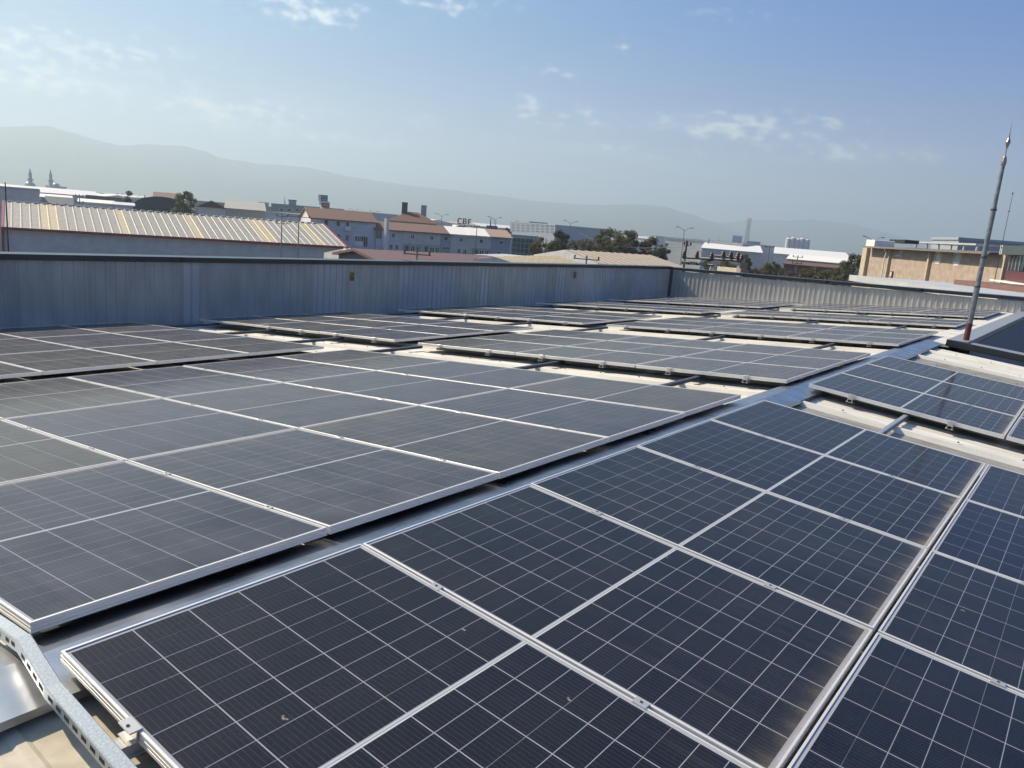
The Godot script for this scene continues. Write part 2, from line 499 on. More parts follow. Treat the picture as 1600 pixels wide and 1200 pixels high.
# ---------------------------------------------------------------- the roof
func build_roof() -> void:
	var roof := thing("factory_roof", "pale ribbed metal roof under the solar panels", "roof")
	# ribs every 0.915 m, running down the slope, at z = 7.42 + k * 0.915
	for side in ["L", "R"]:
		var b := slope_basis(side == "L", 4.6 if side == "L" else 4.73)
		var sgn := -1.0 if side == "L" else 1.0
		for k in range(-12, 25 if side == "L" else 9):
			var z0: float = 7.42 + k * .915
			var z1: float = z0 + .915
			if side == "R" and z1 > 15.6: continue
			var ue := 11.55 if side == "L" else 9.0
			var st := S()
			var t := Transform3D(Basis(Vector3(0, 0, -1), b.y, b.z), Vector3(sgn * .02, -.006, 0))
			# outline across the sheet: lap rib, pan with two shallow beads
			var o := [Vector2(z0 - .032, -.112), Vector2(z0 - .012, -.072), Vector2(z0 + .026, -.069), Vector2(z0 + .05, -.110), Vector2(z0 + .30, -.112), Vector2(z0 + .312, -.107), Vector2(z0 + .335, -.107), Vector2(z0 + .347, -.112), Vector2(z0 + .59, -.112), Vector2(z0 + .602, -.107), Vector2(z0 + .625, -.107), Vector2(z0 + .637, -.112), Vector2(z1 - .034, -.113)]
			for i in o.size() - 1:
				var p: Vector2 = o[i]; var q: Vector2 = o[i + 1]
				quad(st, t * Vector3(p.x, p.y, .0), t * Vector3(q.x, q.y, .0), t * Vector3(q.x, q.y, ue), t * Vector3(p.x, p.y, ue), b.y)
				quad(st, t * Vector3(p.x, p.y - .03, .0), t * Vector3(q.x, q.y - .03, .0), t * Vector3(q.x, q.y - .03, ue), t * Vector3(p.x, p.y - .03, ue), -b.y)
			var e: Vector2 = o[0]
			quad(st, t * Vector3(e.x, e.y, 0), t * Vector3(e.x, e.y - .03, 0), t * Vector3(e.x, e.y - .03, ue), t * Vector3(e.x, e.y, ue), Vector3(0, 0, 1))
			var m: Material = M["roof_cream%d" % rng.randi_range(0, 2)] if side == "L" else M["roof_white%d" % rng.randi_range(0, 2)]
			if side == "R" and (k == -1 or k == 4 or k == 5): m = M.roof_grey
			if side == "R" and z1 < 1.5: m = M.roof_dirty
			part("roof_sheet", st, m, roof)
	# screws along the ribs
	var sc := S()
	lathe(sc, [Vector2(.011, 0), Vector2(.011, .003), Vector2(.006, .004), Vector2(.006, .009), Vector2(0, .009)], 6)
	var mm := MultiMesh.new()
	mm.transform_format = MultiMesh.TRANSFORM_3D
	mm.mesh = sc.commit()
	var spots := []
	for side in ["L", "R"]:
		for k in range(-12, 24 if side == "L" else 9):
			for u in range(1, 24 if side == "L" else 14):
				spots.append(Transform3D(sb(side), sp(side, u * .48 + .02 * (k % 3), 7.42 + k * .915 + .008, -.0695)))
	mm.instance_count = spots.size()
	for i in spots.size(): mm.set_instance_transform(i, spots[i])
	var mi := MultiMeshInstance3D.new()
	mi.name = "roof_screws"
	mi.multimesh = mm
	mi.material_override = M.steel_dark
	mi.set_meta("kind", "stuff")
	roof.add_child(mi, true)
	# ridge capping in lengths, lapped
	var zc := -2.3
	var n := 0
	while zc < 15.0:
		var ze := minf(zc + 2.72, 15.12)
		var st := S()
		var lift := -.050 + (.003 if n % 2 else 0.0)
		var wob := rng.randf_range(-.004, .004)
		for sd in [-1.0, 1.0]:
			var run := .15 if sd < 0 else .205
			var fall := .016 if sd < 0 else .036
			var a0 := Vector3(0, lift, -zc + .03); var a1 := Vector3(0, lift, -ze)
			var b0 := Vector3(sd * run, lift - fall + wob, -zc + .03); var b1 := Vector3(sd * run, lift - fall - wob, -ze)
			var c0 := b0 + Vector3(sd * .006, -.022, 0); var c1 := b1 + Vector3(sd * .006, -.022, 0)
			quad(st, a0, b0, b1, a1, Vector3(0, 1, 0))
			quad(st, b0, c0, c1, b1, Vector3(sd, .2, 0))
			quad(st, a0 + Vector3(0, -.002, 0), b0 + Vector3(0, -.002, 0), b1 + Vector3(0, -.002, 0), a1 + Vector3(0, -.002, 0), Vector3(0, -1, 0))
		part("ridge_cap", st, M.galv, roof)
		zc = ze
		n += 1
	# ridge of the far part, behind the light well, meets the parapet ledge
	var cs := S()
	box(cs, Vector3(-.20, -.14, -28.3), Vector3(.30, -.085, -15.15))
	part("ridge_flashing", cs, M.roof_white, roof)
	# the sandstone-coloured closure under the capping in the near corner
	var st2 := S()
	box(st2, Vector3(-.10, -.17, -15.0), Vector3(.16, -.09, 3.4))
	part("ridge_closure", st2, M.stone, roof)
	# building below
	var bw := S()
	box(bw, Vector3(-11.75, GROUND, -28.42), Vector3(-11.55, -1.3, 3.6))
	box(bw, Vector3(-11.75, GROUND, -28.62), Vector3(14.0, -1.3, -28.42))
	box(bw, Vector3(-11.75, GROUND, 3.6), Vector3(9.2, -1.2, 3.8))
	box(bw, Vector3(9.0, GROUND, -15.0), Vector3(9.2, -1.2, 3.6))
	box(bw, Vector3(.58, GROUND, -15.5), Vector3(9.2, -1.2, -15.2))
	part("outer_wall", bw, M.panel_grey, roof)
	var gt := S()
	box(gt, Vector3(-11.55, -1.28, -28.4), Vector3(-11.36, -1.10, 3.5))
	part("gutter", gt, M.coping2, roof)

func cladding_sheet(w: float, top: float, bottom: float, pitch: float) -> ArrayMesh:
	# trapezoid ribs standing proud of a flat field, x along, z out
	var st := S()
	var x := 0.0
	while x < w - .001:
		var o := [Vector2(x, 0), Vector2(x + pitch - .058, 0), Vector2(x + pitch - .046, .014), Vector2(x + pitch - .018, .014), Vector2(x + pitch - .006, 0), Vector2(x + pitch, 0)]
		for i in 5:
			var p: Vector2 = o[i]; var q: Vector2 = o[i + 1]
			quad(st, Vector3(p.x, bottom, p.y), Vector3(q.x, bottom, q.y), Vector3(q.x, top, q.y), Vector3(p.x, top, p.y), Vector3(p.y - q.y, 0, q.x - p.x))
		x += pitch
	return st.commit()

func build_parapets() -> void:
	# left wall: face at x = -11.5 looking +x
	var wl := thing("parapet_wall", "long blue-grey ribbed metal parapet wall along the left roof edge, in shade", "wall", Transform3D(Basis(Vector3(0, 0, -1), Vector3.UP, Vector3(1, 0, 0)), Vector3(-11.5, 0, 1.2)))
	var pitch := .1755
	var sheet := cladding_sheet(pitch * 6, .17, -1.35, pitch)
	var n := 28
	for i in n:
		pm("cladding_sheet", sheet, M["cladding%d" % rng.randi_range(0, 2)], wl, Transform3D(Basis.from_euler(Vector3(0, rng.randf_range(-.004, .004), 0)), Vector3(i * pitch * 6, 0, rng.randf_range(-.003, .003))))
	var core := S()
	box(core, Vector3(0, -1.4, -.22), Vector3(29.48, .16, -.002))
	part("wall_core", core, M.panel_grey, wl)
	var x := 0.0
	var k := 0
	while x < 29.5:
		var w := minf(3.02, 29.55 - x)
		var st := S()
		var y := .252 + (.004 if k % 2 else 0.0) + rng.randf_range(-.006, .006)
		prism(st, [Vector2(-.25, y - .09), Vector2(.045, y - .095), Vector2(.05, y - .09), Vector2(.05, y - .005), Vector2(.044, y), Vector2(-.25, y + .012)], x - .03, x + w, Transform3D(Basis(Vector3(0, 0, 1), Vector3.UP, Vector3(1, 0, 0)).transposed(), Vector3.ZERO))
		part("coping", st, M.coping, wl)
		x += w
		k += 1
	var fl := S()
	box(fl, Vector3(0, -1.12, .03), Vector3(29.4, -1.02, .06))
	part("base_flashing", fl, M.coping2, wl)
	# far wall: face at z = -28.3 looking +z
	var wf := thing("parapet_wall", "light grey ribbed metal parapet wall closing the far end of the roof, sunlit", "wall", Transform3D(Basis(), Vector3(-11.5, 0, -28.3)))
	var pf := .176
	for i in 24:
		var x0 := i * pf * 6
		var t0 := .105 + .2 * x0 / 12.0
		pm("cladding_sheet", cladding_sheet(pf * 6, t0, -1.3 if x0 < 5 else -.75, pf), M["cladding%d" % rng.randi_range(0, 2)], wf, Transform3D(Basis(), Vector3(x0, 0, rng.randf_range(-.001, .001))))
	var c2 := S()
	box(c2, Vector3(-.1, -1.4, -.2), Vector3(25.3, .08, -.002))
	part("wall_core", c2, M.panel_grey, wf)
	x = 0.0
	k = 0
	while x < 25.0:
		var st := S()
		var y := .205 + .2 * (x + 1.5) / 12.0
		var tt := Transform3D(Basis(Vector3(0, 0, 1), Vector3.UP, Vector3(1, 0, 0)).transposed().rotated(Vector3(0, 0, 1), atan(.2 / 12.0)), Vector3(x, y, 0))
		prism(st, [Vector2(-.25, -.10), Vector2(.05, -.105), Vector2(.055, -.10), Vector2(.055, -.005), Vector2(.05, 0), Vector2(-.25, .01)], -.03, 3.02, tt)
		part("coping", st, M.coping, wf)
		x += 3.0
		k += 1
	var cp := S()
	box(cp, Vector3(.03, -1.3, .028), Vector3(.12, .12, .075))
	part("corner_post", cp, M.coping2, wf)
	# warning plates on the left wall
	for q in [[550.5, 432.0, "yellow warning plate with black triangle, nearer one on the left wall"], [899.0, 429.5, "small yellow warning plate farther along the left wall, near the corner"]]:
		var d := ray(q[0], q[1])
		var tq: float = (-11.47 - cam.position.x) / d.x
		var p := cam.position + d * tq
		var o := thing("warning_plate", q[2], "sign", Transform3D(Basis(Vector3(0, 0, -1), Vector3.UP, Vector3(1, 0, 0)), p))
		var st := S()
		cbox(st, Vector3(-.062, -.10, 0), Vector3(.062, .10, .004), .002)
		part("plate", st, M.yellow, o)
		st = S()
		prism(st, [Vector2(-.05, -.02), Vector2(.05, -.02), Vector2(0, .08)], .004, .006)
		part("warning_triangle", st, M.black, o)
		st = S()
		prism(st, [Vector2(-.035, -.012), Vector2(.035, -.012), Vector2(0, .062)], .006, .007)
		part("triangle_field", st, M.yellow, o)
		st = S()
		box(st, Vector3(-.045, -.052, .004), Vector3(.045, -.036, .006))
		box(st, Vector3(-.045, -.085, .004), Vector3(.045, -.069, .006))
		part("text_bar", st, M.black, o)

func build_well() -> void:
	var o := thing("light_well_parapet", "grey flat capping round a dark light well at the roof's right side", "parapet")
	var st := S()
	box(st, Vector3(.26, -.10, -28.2), Vector3(.58, .0, -15.1))
	part("capping", st, M.ledge, o)
	for i in 40:
		st = S()
		box(st, Vector3(.235, -.09, -15.6 - i * .315 - .12), Vector3(.262, -.04, -15.6 - i * .315))
		part("closure_strip", st, M.coping2, o)
	st = S()
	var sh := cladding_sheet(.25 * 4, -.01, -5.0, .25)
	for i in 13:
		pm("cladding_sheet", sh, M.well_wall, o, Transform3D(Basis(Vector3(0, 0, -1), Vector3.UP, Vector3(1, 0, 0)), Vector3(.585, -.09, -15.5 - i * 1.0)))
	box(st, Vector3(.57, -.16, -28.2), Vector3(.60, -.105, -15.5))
	part("edge_trim", st, M.coping, o)
	st = S()
	var b := slope_basis(false, 4.73)
	var t := Transform3D(Basis(b.z, b.y, Vector3(0, 0, 1)), Vector3(.26, .006, -15.1))
	box(st, Vector3(.325, -.03, -.42), Vector3(9.2, -.006, .0), t)
	part("front_capping", st, M.ledge, o)
	st = S()
	box(st, Vector3(.0, -.115, .0), Vector3(9.2, -.002, .03), t)
	part("front_fascia", st, M.coping, o)
	st = S()
	box(st, Vector3(.58, -6.2, -28.2), Vector3(9.0, -6.0, -15.3))
	part("well_floor", st, M.concrete, o)

func strut(called: String, label: String, pts: Array, up: Vector3, group := "", m: Material = M.strut) -> void:
	# 41 mm slotted channel, open side down; one part per straight length
	var o := thing(called, label, "channel", Transform3D(), group)
	var h := .041; var w := .0205
	for i in pts.size() - 1:
		var a: Vector3 = pts[i]; var b: Vector3 = pts[i + 1]
		var d := (b - a).normalized()
		var s := d.cross(up).normalized()
		var u := s.cross(d)
		var t := Transform3D(Basis(s, u, d), a)
		var len := a.distance_to(b)
		var e := .012 if i < pts.size() - 2 else 0.0
		var st := S()
		cbox(st, Vector3(-w, -h + .002, 0), Vector3(w, 0, len + e), .003, t)
		var seg := part("channel_length", st, m, o)
		var z := .02
		while z < len - .04:
			for sd in [-1.0, 1.0]:
				var q := S()
				var x0: float = sd * (w - .003) if sd > 0 else -w - .0006
				box(q, Vector3(x0, -.027, z), Vector3(x0 + .0036, -.014, z + .028), t)
				part("slot", q, M.slot, seg)
			z += .05

func build_struts() -> void:
	# near strut climbing over the ridge
	strut("slotted_channel", "galvanised slotted channel bent over the ridge at the near left corner", [Vector3(1.75, -.127, -.78), Vector3(.24, -.012, -.806), Vector3(.0, .022, -.826), Vector3(-.12, .004, -.832), Vector3(-1.9, -.148, -.80)], Vector3.UP)
	var gaps := [[6.48, 8.0, "first"], [11.2, 13.2, "second"], [16.4, 18.75, "third"], [20.8, 23.1, "fourth"]]
	for g in gaps:
		var j := 0
		for u in [.95, 2.80, 5.25, 6.95, 8.70, 10.4]:
			var side := "L" if u < 5.5 else "A"
			var a := sp(side, u, g[0], -.052); var b := sp(side, u, g[1], -.052)
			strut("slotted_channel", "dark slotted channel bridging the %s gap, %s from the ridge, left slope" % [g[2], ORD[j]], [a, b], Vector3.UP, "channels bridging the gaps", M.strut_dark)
			j += 1
	for q in [[.92, "nearer the ridge"], [2.66, "farther down the slope"]]:
		strut("slotted_channel", "grey slotted channel bridging the right slope gap, " + q[1], [sp("R", q[0], 6.48, -.052), sp("R", q[0], 8.0, -.052)], Vector3.UP, "channels bridging the gaps")
	# black cable looping from under the first right panel
	var o := S()
	var pts := []; var rad := []
	for i in 12:
		var f := i / 11.0
		pts.append(sp("R", .36 + .05 * sin(f * 5.0), .84 + f * .20, -.085 - .02 * sin(f * PI)))
		rad.append(.011)
	tube(o, pts, rad, 8)
	var c := part("corrugated_conduit", o, M.rubber, self)
	tag(c, "short black cable conduit beside the near end clamp", "cable")
	var st := S()
	for i in 3:
		var p := sp("R", .20 + i * .02, .83 + i * .012, -.09)
		tube(st, [p, p + Vector3(.012, .012, 0), p + Vector3(.02, .004, .012)], [.006, .009, .004], 6)
	var g2 := part("sealant_lump", st, M.ivory, self)
	tag(g2, "lump of pale sealant on the roof by the first right panel", "sealant")

func build_mast() -> void:
	var o := thing("lightning_mast", "tall grey lightning rod mast with pointed tip on the light well ledge", "mast", Transform3D(Basis.from_euler(Vector3(0, 0, -.012)), Vector3(.50, -.003, -15.45)))
	var st := S()
	lathe(st, [Vector2(.048, 0), Vector2(.048, .30), Vector2(.0, .30)])
	part("red_base", st, M.red_paint, o)
	st = S()
	lathe(st, [Vector2(.045, .30), Vector2(.045, .95), Vector2(.043, .97), Vector2(.041, 1.0), Vector2(.038, 2.25), Vector2(.033, 2.3), Vector2(.03, 2.98), Vector2(.0, 2.98)])
	part("pole", st, M.steel, o)
	for y in [.93, 1.43, 2.22]:
		st = S()
		lathe(st, [Vector2(.03, y - .012), Vector2(.05, y - .012), Vector2(.05, y + .012), Vector2(.03, y + .012)])
		part("collar", st, M.steel_dark, o)
	st = S()
	lathe(st, [Vector2(.03, 2.93), Vector2(.04, 2.96), Vector2(.04, 3.0), Vector2(.03, 3.06), Vector2(.022, 3.09), Vector2(0, 3.1)])
	part("head", st, M.copper, o)
	st = S()
	lathe(st, [Vector2(.008, 3.05), Vector2(.008, 3.2), Vector2(.012, 3.22), Vector2(.036, 3.30), Vector2(.036, 3.315), Vector2(.014, 3.38), Vector2(.006, 3.46), Vector2(.001, 3.62)])
	part("spike", st, M.copper, o)

# ---------------------------------------------------------------- vegetation
func blob_leaves(st: SurfaceTool, c: Vector3, r: Vector3, n: int, size: float, r2: RandomNumberGenerator) -> void:
	for i in n:
		var d := Vector3(r2.randfn(), r2.randfn(), r2.randfn()).normalized() * pow(r2.randf(), .45)
		var p := c + d * r
		var nrm := (d + Vector3(r2.randfn(), r2.randfn() + .5, r2.randfn()) * .8).normalized()
		var x := nrm.cross(Vector3(r2.randfn(), r2.randfn(), r2.randfn())).normalized()
		var y := nrm.cross(x)
		var s := size * r2.randf_range(.6, 1.3)
		var v := r2.randf_range(.55, 1.35)
		var w := r2.randf_range(-.12, .18)
		st.set_color(Color(v * (1 + w), v, v * (1 - w), 1))
		for q in [[-x, y * .5, x], [-x, x, -y * .55]]:
			for z in q:
				st.set_normal(nrm)
				st.add_vertex(p + z * s)

func tree(called: String, label: String, px: float, ptop: float, width_px: float, dist: float, leaf: int, shape := "round", group := "") -> void:
	var top := pt(px, ptop, dist)
	var base := Vector3(top.x, GROUND, top.z)
	var h := top.y - GROUND
	var w := width_px / F * dist
	var o := thing(called, label, "tree", Transform3D(Basis(), base), group)
	var r := RandomNumberGenerator.new()
	r.seed = int(px * 7 + ptop)
	var st := S()
	var lean := Vector3(r.randf_range(-.3, .3), 0, r.randf_range(-.3, .3))
	tube(st, [Vector3.ZERO, lean + Vector3(0, h * .45, 0), lean * 1.5 + Vector3(0, h * .9, 0)], [h * .022 + .1, h * .014 + .05, .03], 7)
	for i in 5:
		var a := r.randf() * TAU
		var y0 := h * r.randf_range(.3, .6)
		tube(st, [lean + Vector3(0, y0, 0), lean + Vector3(cos(a) * w * .3, y0 + h * .2, sin(a) * w * .3)], [h * .009 + .03, .02], 5)
	part("trunk", st, M.bark, o)
	var cr := S()
	if shape == "round":
		var ch := minf(h * .85, w * 1.5)
		blob_leaves(cr, Vector3(0, h - ch * .5, 0), Vector3(w * .30, ch * .34, w * .30), 420, w * .032, r)
		for i in 26:
			var d := Vector3(r.randfn(), r.randfn() * .9, r.randfn()).normalized()
			var c := Vector3(0, h - ch * .54, 0) + d * Vector3(w * .38, ch * .38, w * .38)
			var rr := w * r.randf_range(.10, .20)
			if c.y + rr * .9 > h: c.y = h - rr * .9
			blob_leaves(cr, c, Vector3(rr, rr * .85, rr), 230, w * .03, r)
		if h > ch * 1.1: blob_leaves(cr, Vector3(0, h - ch, 0), Vector3(w * .4, ch * .3, w * .4), 300, w * .04, r)
	else:
		for i in 22:
			var f := i / 21.0
			var rr := w * .5 * (1.0 - f * .93) * r.randf_range(.75, 1.1)
			blob_leaves(cr, Vector3(0, h * (.22 + .77 * f), 0), Vector3(rr, h * .035, rr), 90, w * .06, r)
	part("crown", cr, M["leaf%d" % leaf], o)

# ---------------------------------------------------------------- buildings
func win(parent: Node, c: Vector2, w: float, h: float, frame: Material, glass: Material, cols := 1, z := 0.0) -> void:
	var st := S()
	var f := minf(w, h) * .14
	box(st, Vector3(c.x - w / 2 - f, c.y - h / 2 - f, z - .1), Vector3(c.x + w / 2 + f, c.y - h / 2, z + .06))
	box(st, Vector3(c.x - w / 2 - f, c.y + h / 2, z - .1), Vector3(c.x + w / 2 + f, c.y + h / 2 + f, z + .05))
	box(st, Vector3(c.x - w / 2 - f, c.y - h / 2, z - .1), Vector3(c.x - w / 2, c.y + h / 2, z + .05))
	box(st, Vector3(c.x + w / 2, c.y - h / 2, z - .1), Vector3(c.x + w / 2 + f, c.y + h / 2, z + .05))
	for i in range(1, cols):
		var x := c.x - w / 2 + w * i / cols
		box(st, Vector3(x - f * .4, c.y - h / 2, z - .05), Vector3(x + f * .4, c.y + h / 2, z + .045))
	var o := part("window", st, frame, parent)
	st = S()
	box(st, Vector3(c.x - w / 2, c.y - h / 2, z + .004), Vector3(c.x + w / 2, c.y + h / 2, z + .02))
	part("pane", st, glass, o)

func pxwin(parent: Node3D, px: float, py: float, wpx: float, hpx: float, frame: Material, glass: Material, cols := 1, z := 0.0) -> void:
	var a := on(parent.transform, px - wpx / 2, py, z); var b := on(parent.transform, px + wpx / 2, py, z)
	var c := on(parent.transform, px, py - hpx / 2, z); var d := on(parent.transform, px, py + hpx / 2, z)
	win(parent, Vector2((a.x + b.x) / 2, (c.y + d.y) / 2), absf(b.x - a.x), absf(c.y - d.y), frame, glass, cols, z)

func gable_roof(st: SurfaceTool, w: float, dep: float, h: float, rise: float, over: float, thick := .18) -> void:
	# ridge along x
	for s in 2:
		var z0 := over if s == 0 else -dep - over
		var zm := -dep / 2
		var n := Vector3(0, 1, .4 if s == 0 else -.4)
		var drop := rise / (dep / 2) * over
		var a := Vector3(-over, h - drop, z0); var b := Vector3(w + over, h - drop, z0); var c := Vector3(w + over, h + rise, zm); var d := Vector3(-over, h + rise, zm)
		var t := Vector3(0, thick, 0)
		quad(st, a + t, b + t, c + t, d + t, n); quad(st, a, b, c, d, -n)
		quad(st, a, b, b + t, a + t, Vector3(0, 0, 1 if s == 0 else -1))
		quad(st, a, d, d + t, a + t, Vector3(-1, 0, 0)); quad(st, b, c, c + t, b + t, Vector3(1, 0, 0))

func gable_ends(st: SurfaceTool, w: float, dep: float, h: float, rise: float) -> void:
	for x in [0.0, w]:
		tri(st, Vector3(x, h, 0), Vector3(x, h, -dep), Vector3(x, h + rise, -dep / 2), Vector3(-1 if x == 0.0 else 1, 0, 0))

func hall(called: String, label: String, cat: String, x0: float, y0: float, d0: float, x1: float, y1: float, d1: float, dep: float, wall: Material, roof: Material, kind := "flat", rise := 1.5, group := "") -> Node3D:
	var t := facade(x0, y0, d0, x1, y1, d1)
	var o := thing(called, label, cat, t, group)
	var w := flen(x0, y0, d0, x1, y1, d1)
	var h := on(t, (x0 + x1) / 2, (y0 + y1) / 2).y
	o.set_meta("w", w); o.set_meta("h", h)
	var st := S()
	box(st, Vector3(0, 0, -dep), Vector3(w, h, 0))
	if kind == "gable": gable_ends(st, w, dep, h, rise)
	part("wall", st, wall, o)
	st = S()
	if kind == "sheets":
		var ge := S()
		gable_ends(ge, w, dep, h, rise)
		part("gable_end", ge, wall, o)
		var pw := w / roundf(w / 1.05)
		sheeted_roof(o, w, dep, h + .01, rise, pw, roof, [], roof)
		return o
	if kind == "gable": gable_roof(st, w, dep, h + .002, rise, .35)
	elif kind == "cross":
		# ridge runs away from the viewer
		prism(st, [Vector2(-.3, h + .002), Vector2(w + .3, h + .002), Vector2(w / 2, h + rise)], -dep - .2, .3)
	elif kind == "arch":
		var p := []
		for i in 13: p.append(Vector2(w / 2 - w / 2 * cos(PI * i / 12.0), h + .002 + rise * sin(PI * i / 12.0)))
		prism(st, p, -dep, .01)
	elif kind == "hip":
		var a := [Vector3(-.5, h, .5), Vector3(w + .5, h, .5), Vector3(w + .5, h, -dep - .5), Vector3(-.5, h, -dep - .5)]
		var r0 := Vector3(w * .40, h + rise, -dep / 2); var r1 := Vector3(w * .60, h + rise, -dep / 2)
		quad(st, a[0], a[1], r1, r0, Vector3(0, 1, 1)); quad(st, a[2], a[3], r0, r1, Vector3(0, 1, -1))
		tri(st, a[1], a[2], r1, Vector3(.7, .7, 0)); tri(st, a[3], a[0], r0, Vector3(-.7, .7, 0))
		quad(st, a[0] - Vector3(0, .01, 0), a[1] - Vector3(0, .01, 0), a[2] - Vector3(0, .01, 0), a[3] - Vector3(0, .01, 0), Vector3(0, -1, 0))
	else:
		box(st, Vector3(-.15, h + .002, -dep - .15), Vector3(w + .15, h + .35, .15))
	part("roof", st, roof, o)
	return o

func sheeted_roof(o: Node3D, w: float, dep: float, h: float, rise: float, pitch: float, m: Material, special: Array, sm: Material, over := .3) -> void:
	# both slopes in separate ribbed sheets, ridge along x
	var half := dep / 2.0
	var meshes := []
	for s in 2:
		var st := S()
		var zf := over if s == 0 else -dep - over
		var drop := rise / half * over
		var a := Vector3(0, h - drop, zf); var b := Vector3(0, h + rise, -half)
		var n := Vector3(0, 1, .3 if s == 0 else -.3)
		var pr := [Vector2(0, 0), Vector2(pitch - .26, 0), Vector2(pitch - .2, .05), Vector2(pitch - .09, .05), Vector2(pitch - .03, 0), Vector2(pitch, 0)]
		for i in 5:
			var p: Vector2 = pr[i]; var q: Vector2 = pr[i + 1]
			quad(st, a + Vector3(p.x, p.y, 0), a + Vector3(q.x, q.y, 0), b + Vector3(q.x, q.y, 0), b + Vector3(p.x, p.y, 0), n + Vector3(p.y - q.y, 0, 0) * 20)
		meshes.append(st.commit())
	var k := 0
	var x := 0.0
	while x < w - .01:
		for s in 2:
			pm("roof_sheet", meshes[s], sm if k in special else m, o, Transform3D(Basis(), Vector3(x, 0, 0)))
		x += pitch
		k += 1

func lamp(label: String, px: float, ptop: float, dist: float, arm_px: float) -> void:
	var top := pt(px, ptop, dist)
	var h := top.y - GROUND
	var r := arm_px / F * dist
	# the arms spread across the view, as the road runs away from it
	var fwd := Vector3(top.x - cam.position.x, 0, top.z - cam.position.z).normalized()
	var rt := fwd.cross(Vector3.UP)
	var o := thing("street_lamp", label, "street lamp", Transform3D(Basis(rt, Vector3.UP, -fwd), Vector3(top.x, GROUND, top.z)), "double armed street lamps")
	var st := S()
	tube(st, [Vector3.ZERO, Vector3(0, h - r * .35, 0)], [.12, .07], 8)
	part("post", st, M.steel, o)
	for s in [-1.0, 1.0]:
		st = S()
		tube(st, [Vector3(0, h - r * .4, 0), Vector3(s * r * .5, h - r * .12, 0), Vector3(s * r * .8, h, 0)], [.06, .05, .045], 6)
		part("arm", st, M.steel, o)
		st = S()
		box(st, Vector3(s * r * .98 - r * .22, h - .09, -.16), Vector3(s * r * .98 + r * .22, h + .12, .16))
		part("lamp_head", st, M.grey_wall, o)

func pole(label: String, px: float, ptop: float, dist: float, bars := 1, arm := .9) -> void:
	var top := pt(px, ptop, dist)
	var h := top.y - GROUND
	var fwd := Vector3(top.x - cam.position.x, 0, top.z - cam.position.z).normalized()
	var o := thing("utility_pole", label, "utility pole", Transform3D(Basis(fwd.cross(Vector3.UP), Vector3.UP, -fwd), Vector3(top.x, GROUND, top.z)))
	var st := S()
	tube(st, [Vector3.ZERO, Vector3(0, h, 0)], [.11, .06], 8)
	part("post", st, M.steel, o)
	for i in bars:
		st = S()
		var y := h - .25 - i * .9
		box(st, Vector3(-arm, y - .035, -.04), Vector3(arm, y + .035, .04))
		var cb := part("crossarm", st, M.steel_dark, o)
		for x in [-arm * .9, 0.0, arm * .9]:
			st = S()
			lathe(st, [Vector2(.03, y + .04), Vector2(.07, y + .08), Vector2(.05, y + .14), Vector2(.07, y + .18), Vector2(.05, y + .26), Vector2(0, y + .27)], 8, Vector3(x, 0, .0))
			part("insulator", st, M.insul, cb)

func text_part(parent: Node, s: String, size: float, m: Material, c: Vector3, depth := .05) -> void:
	var tm := TextMesh.new()
	tm.text = s
	tm.font = SystemFont.new()
	tm.font.font_names = PackedStringArray(["Droid Sans"])
	tm.font.font_weight = 700
	tm.font_size = 64
	tm.pixel_size = size / 64.0
	tm.depth = depth
	pm("lettering", tm, m, parent, Transform3D(Basis(), c))

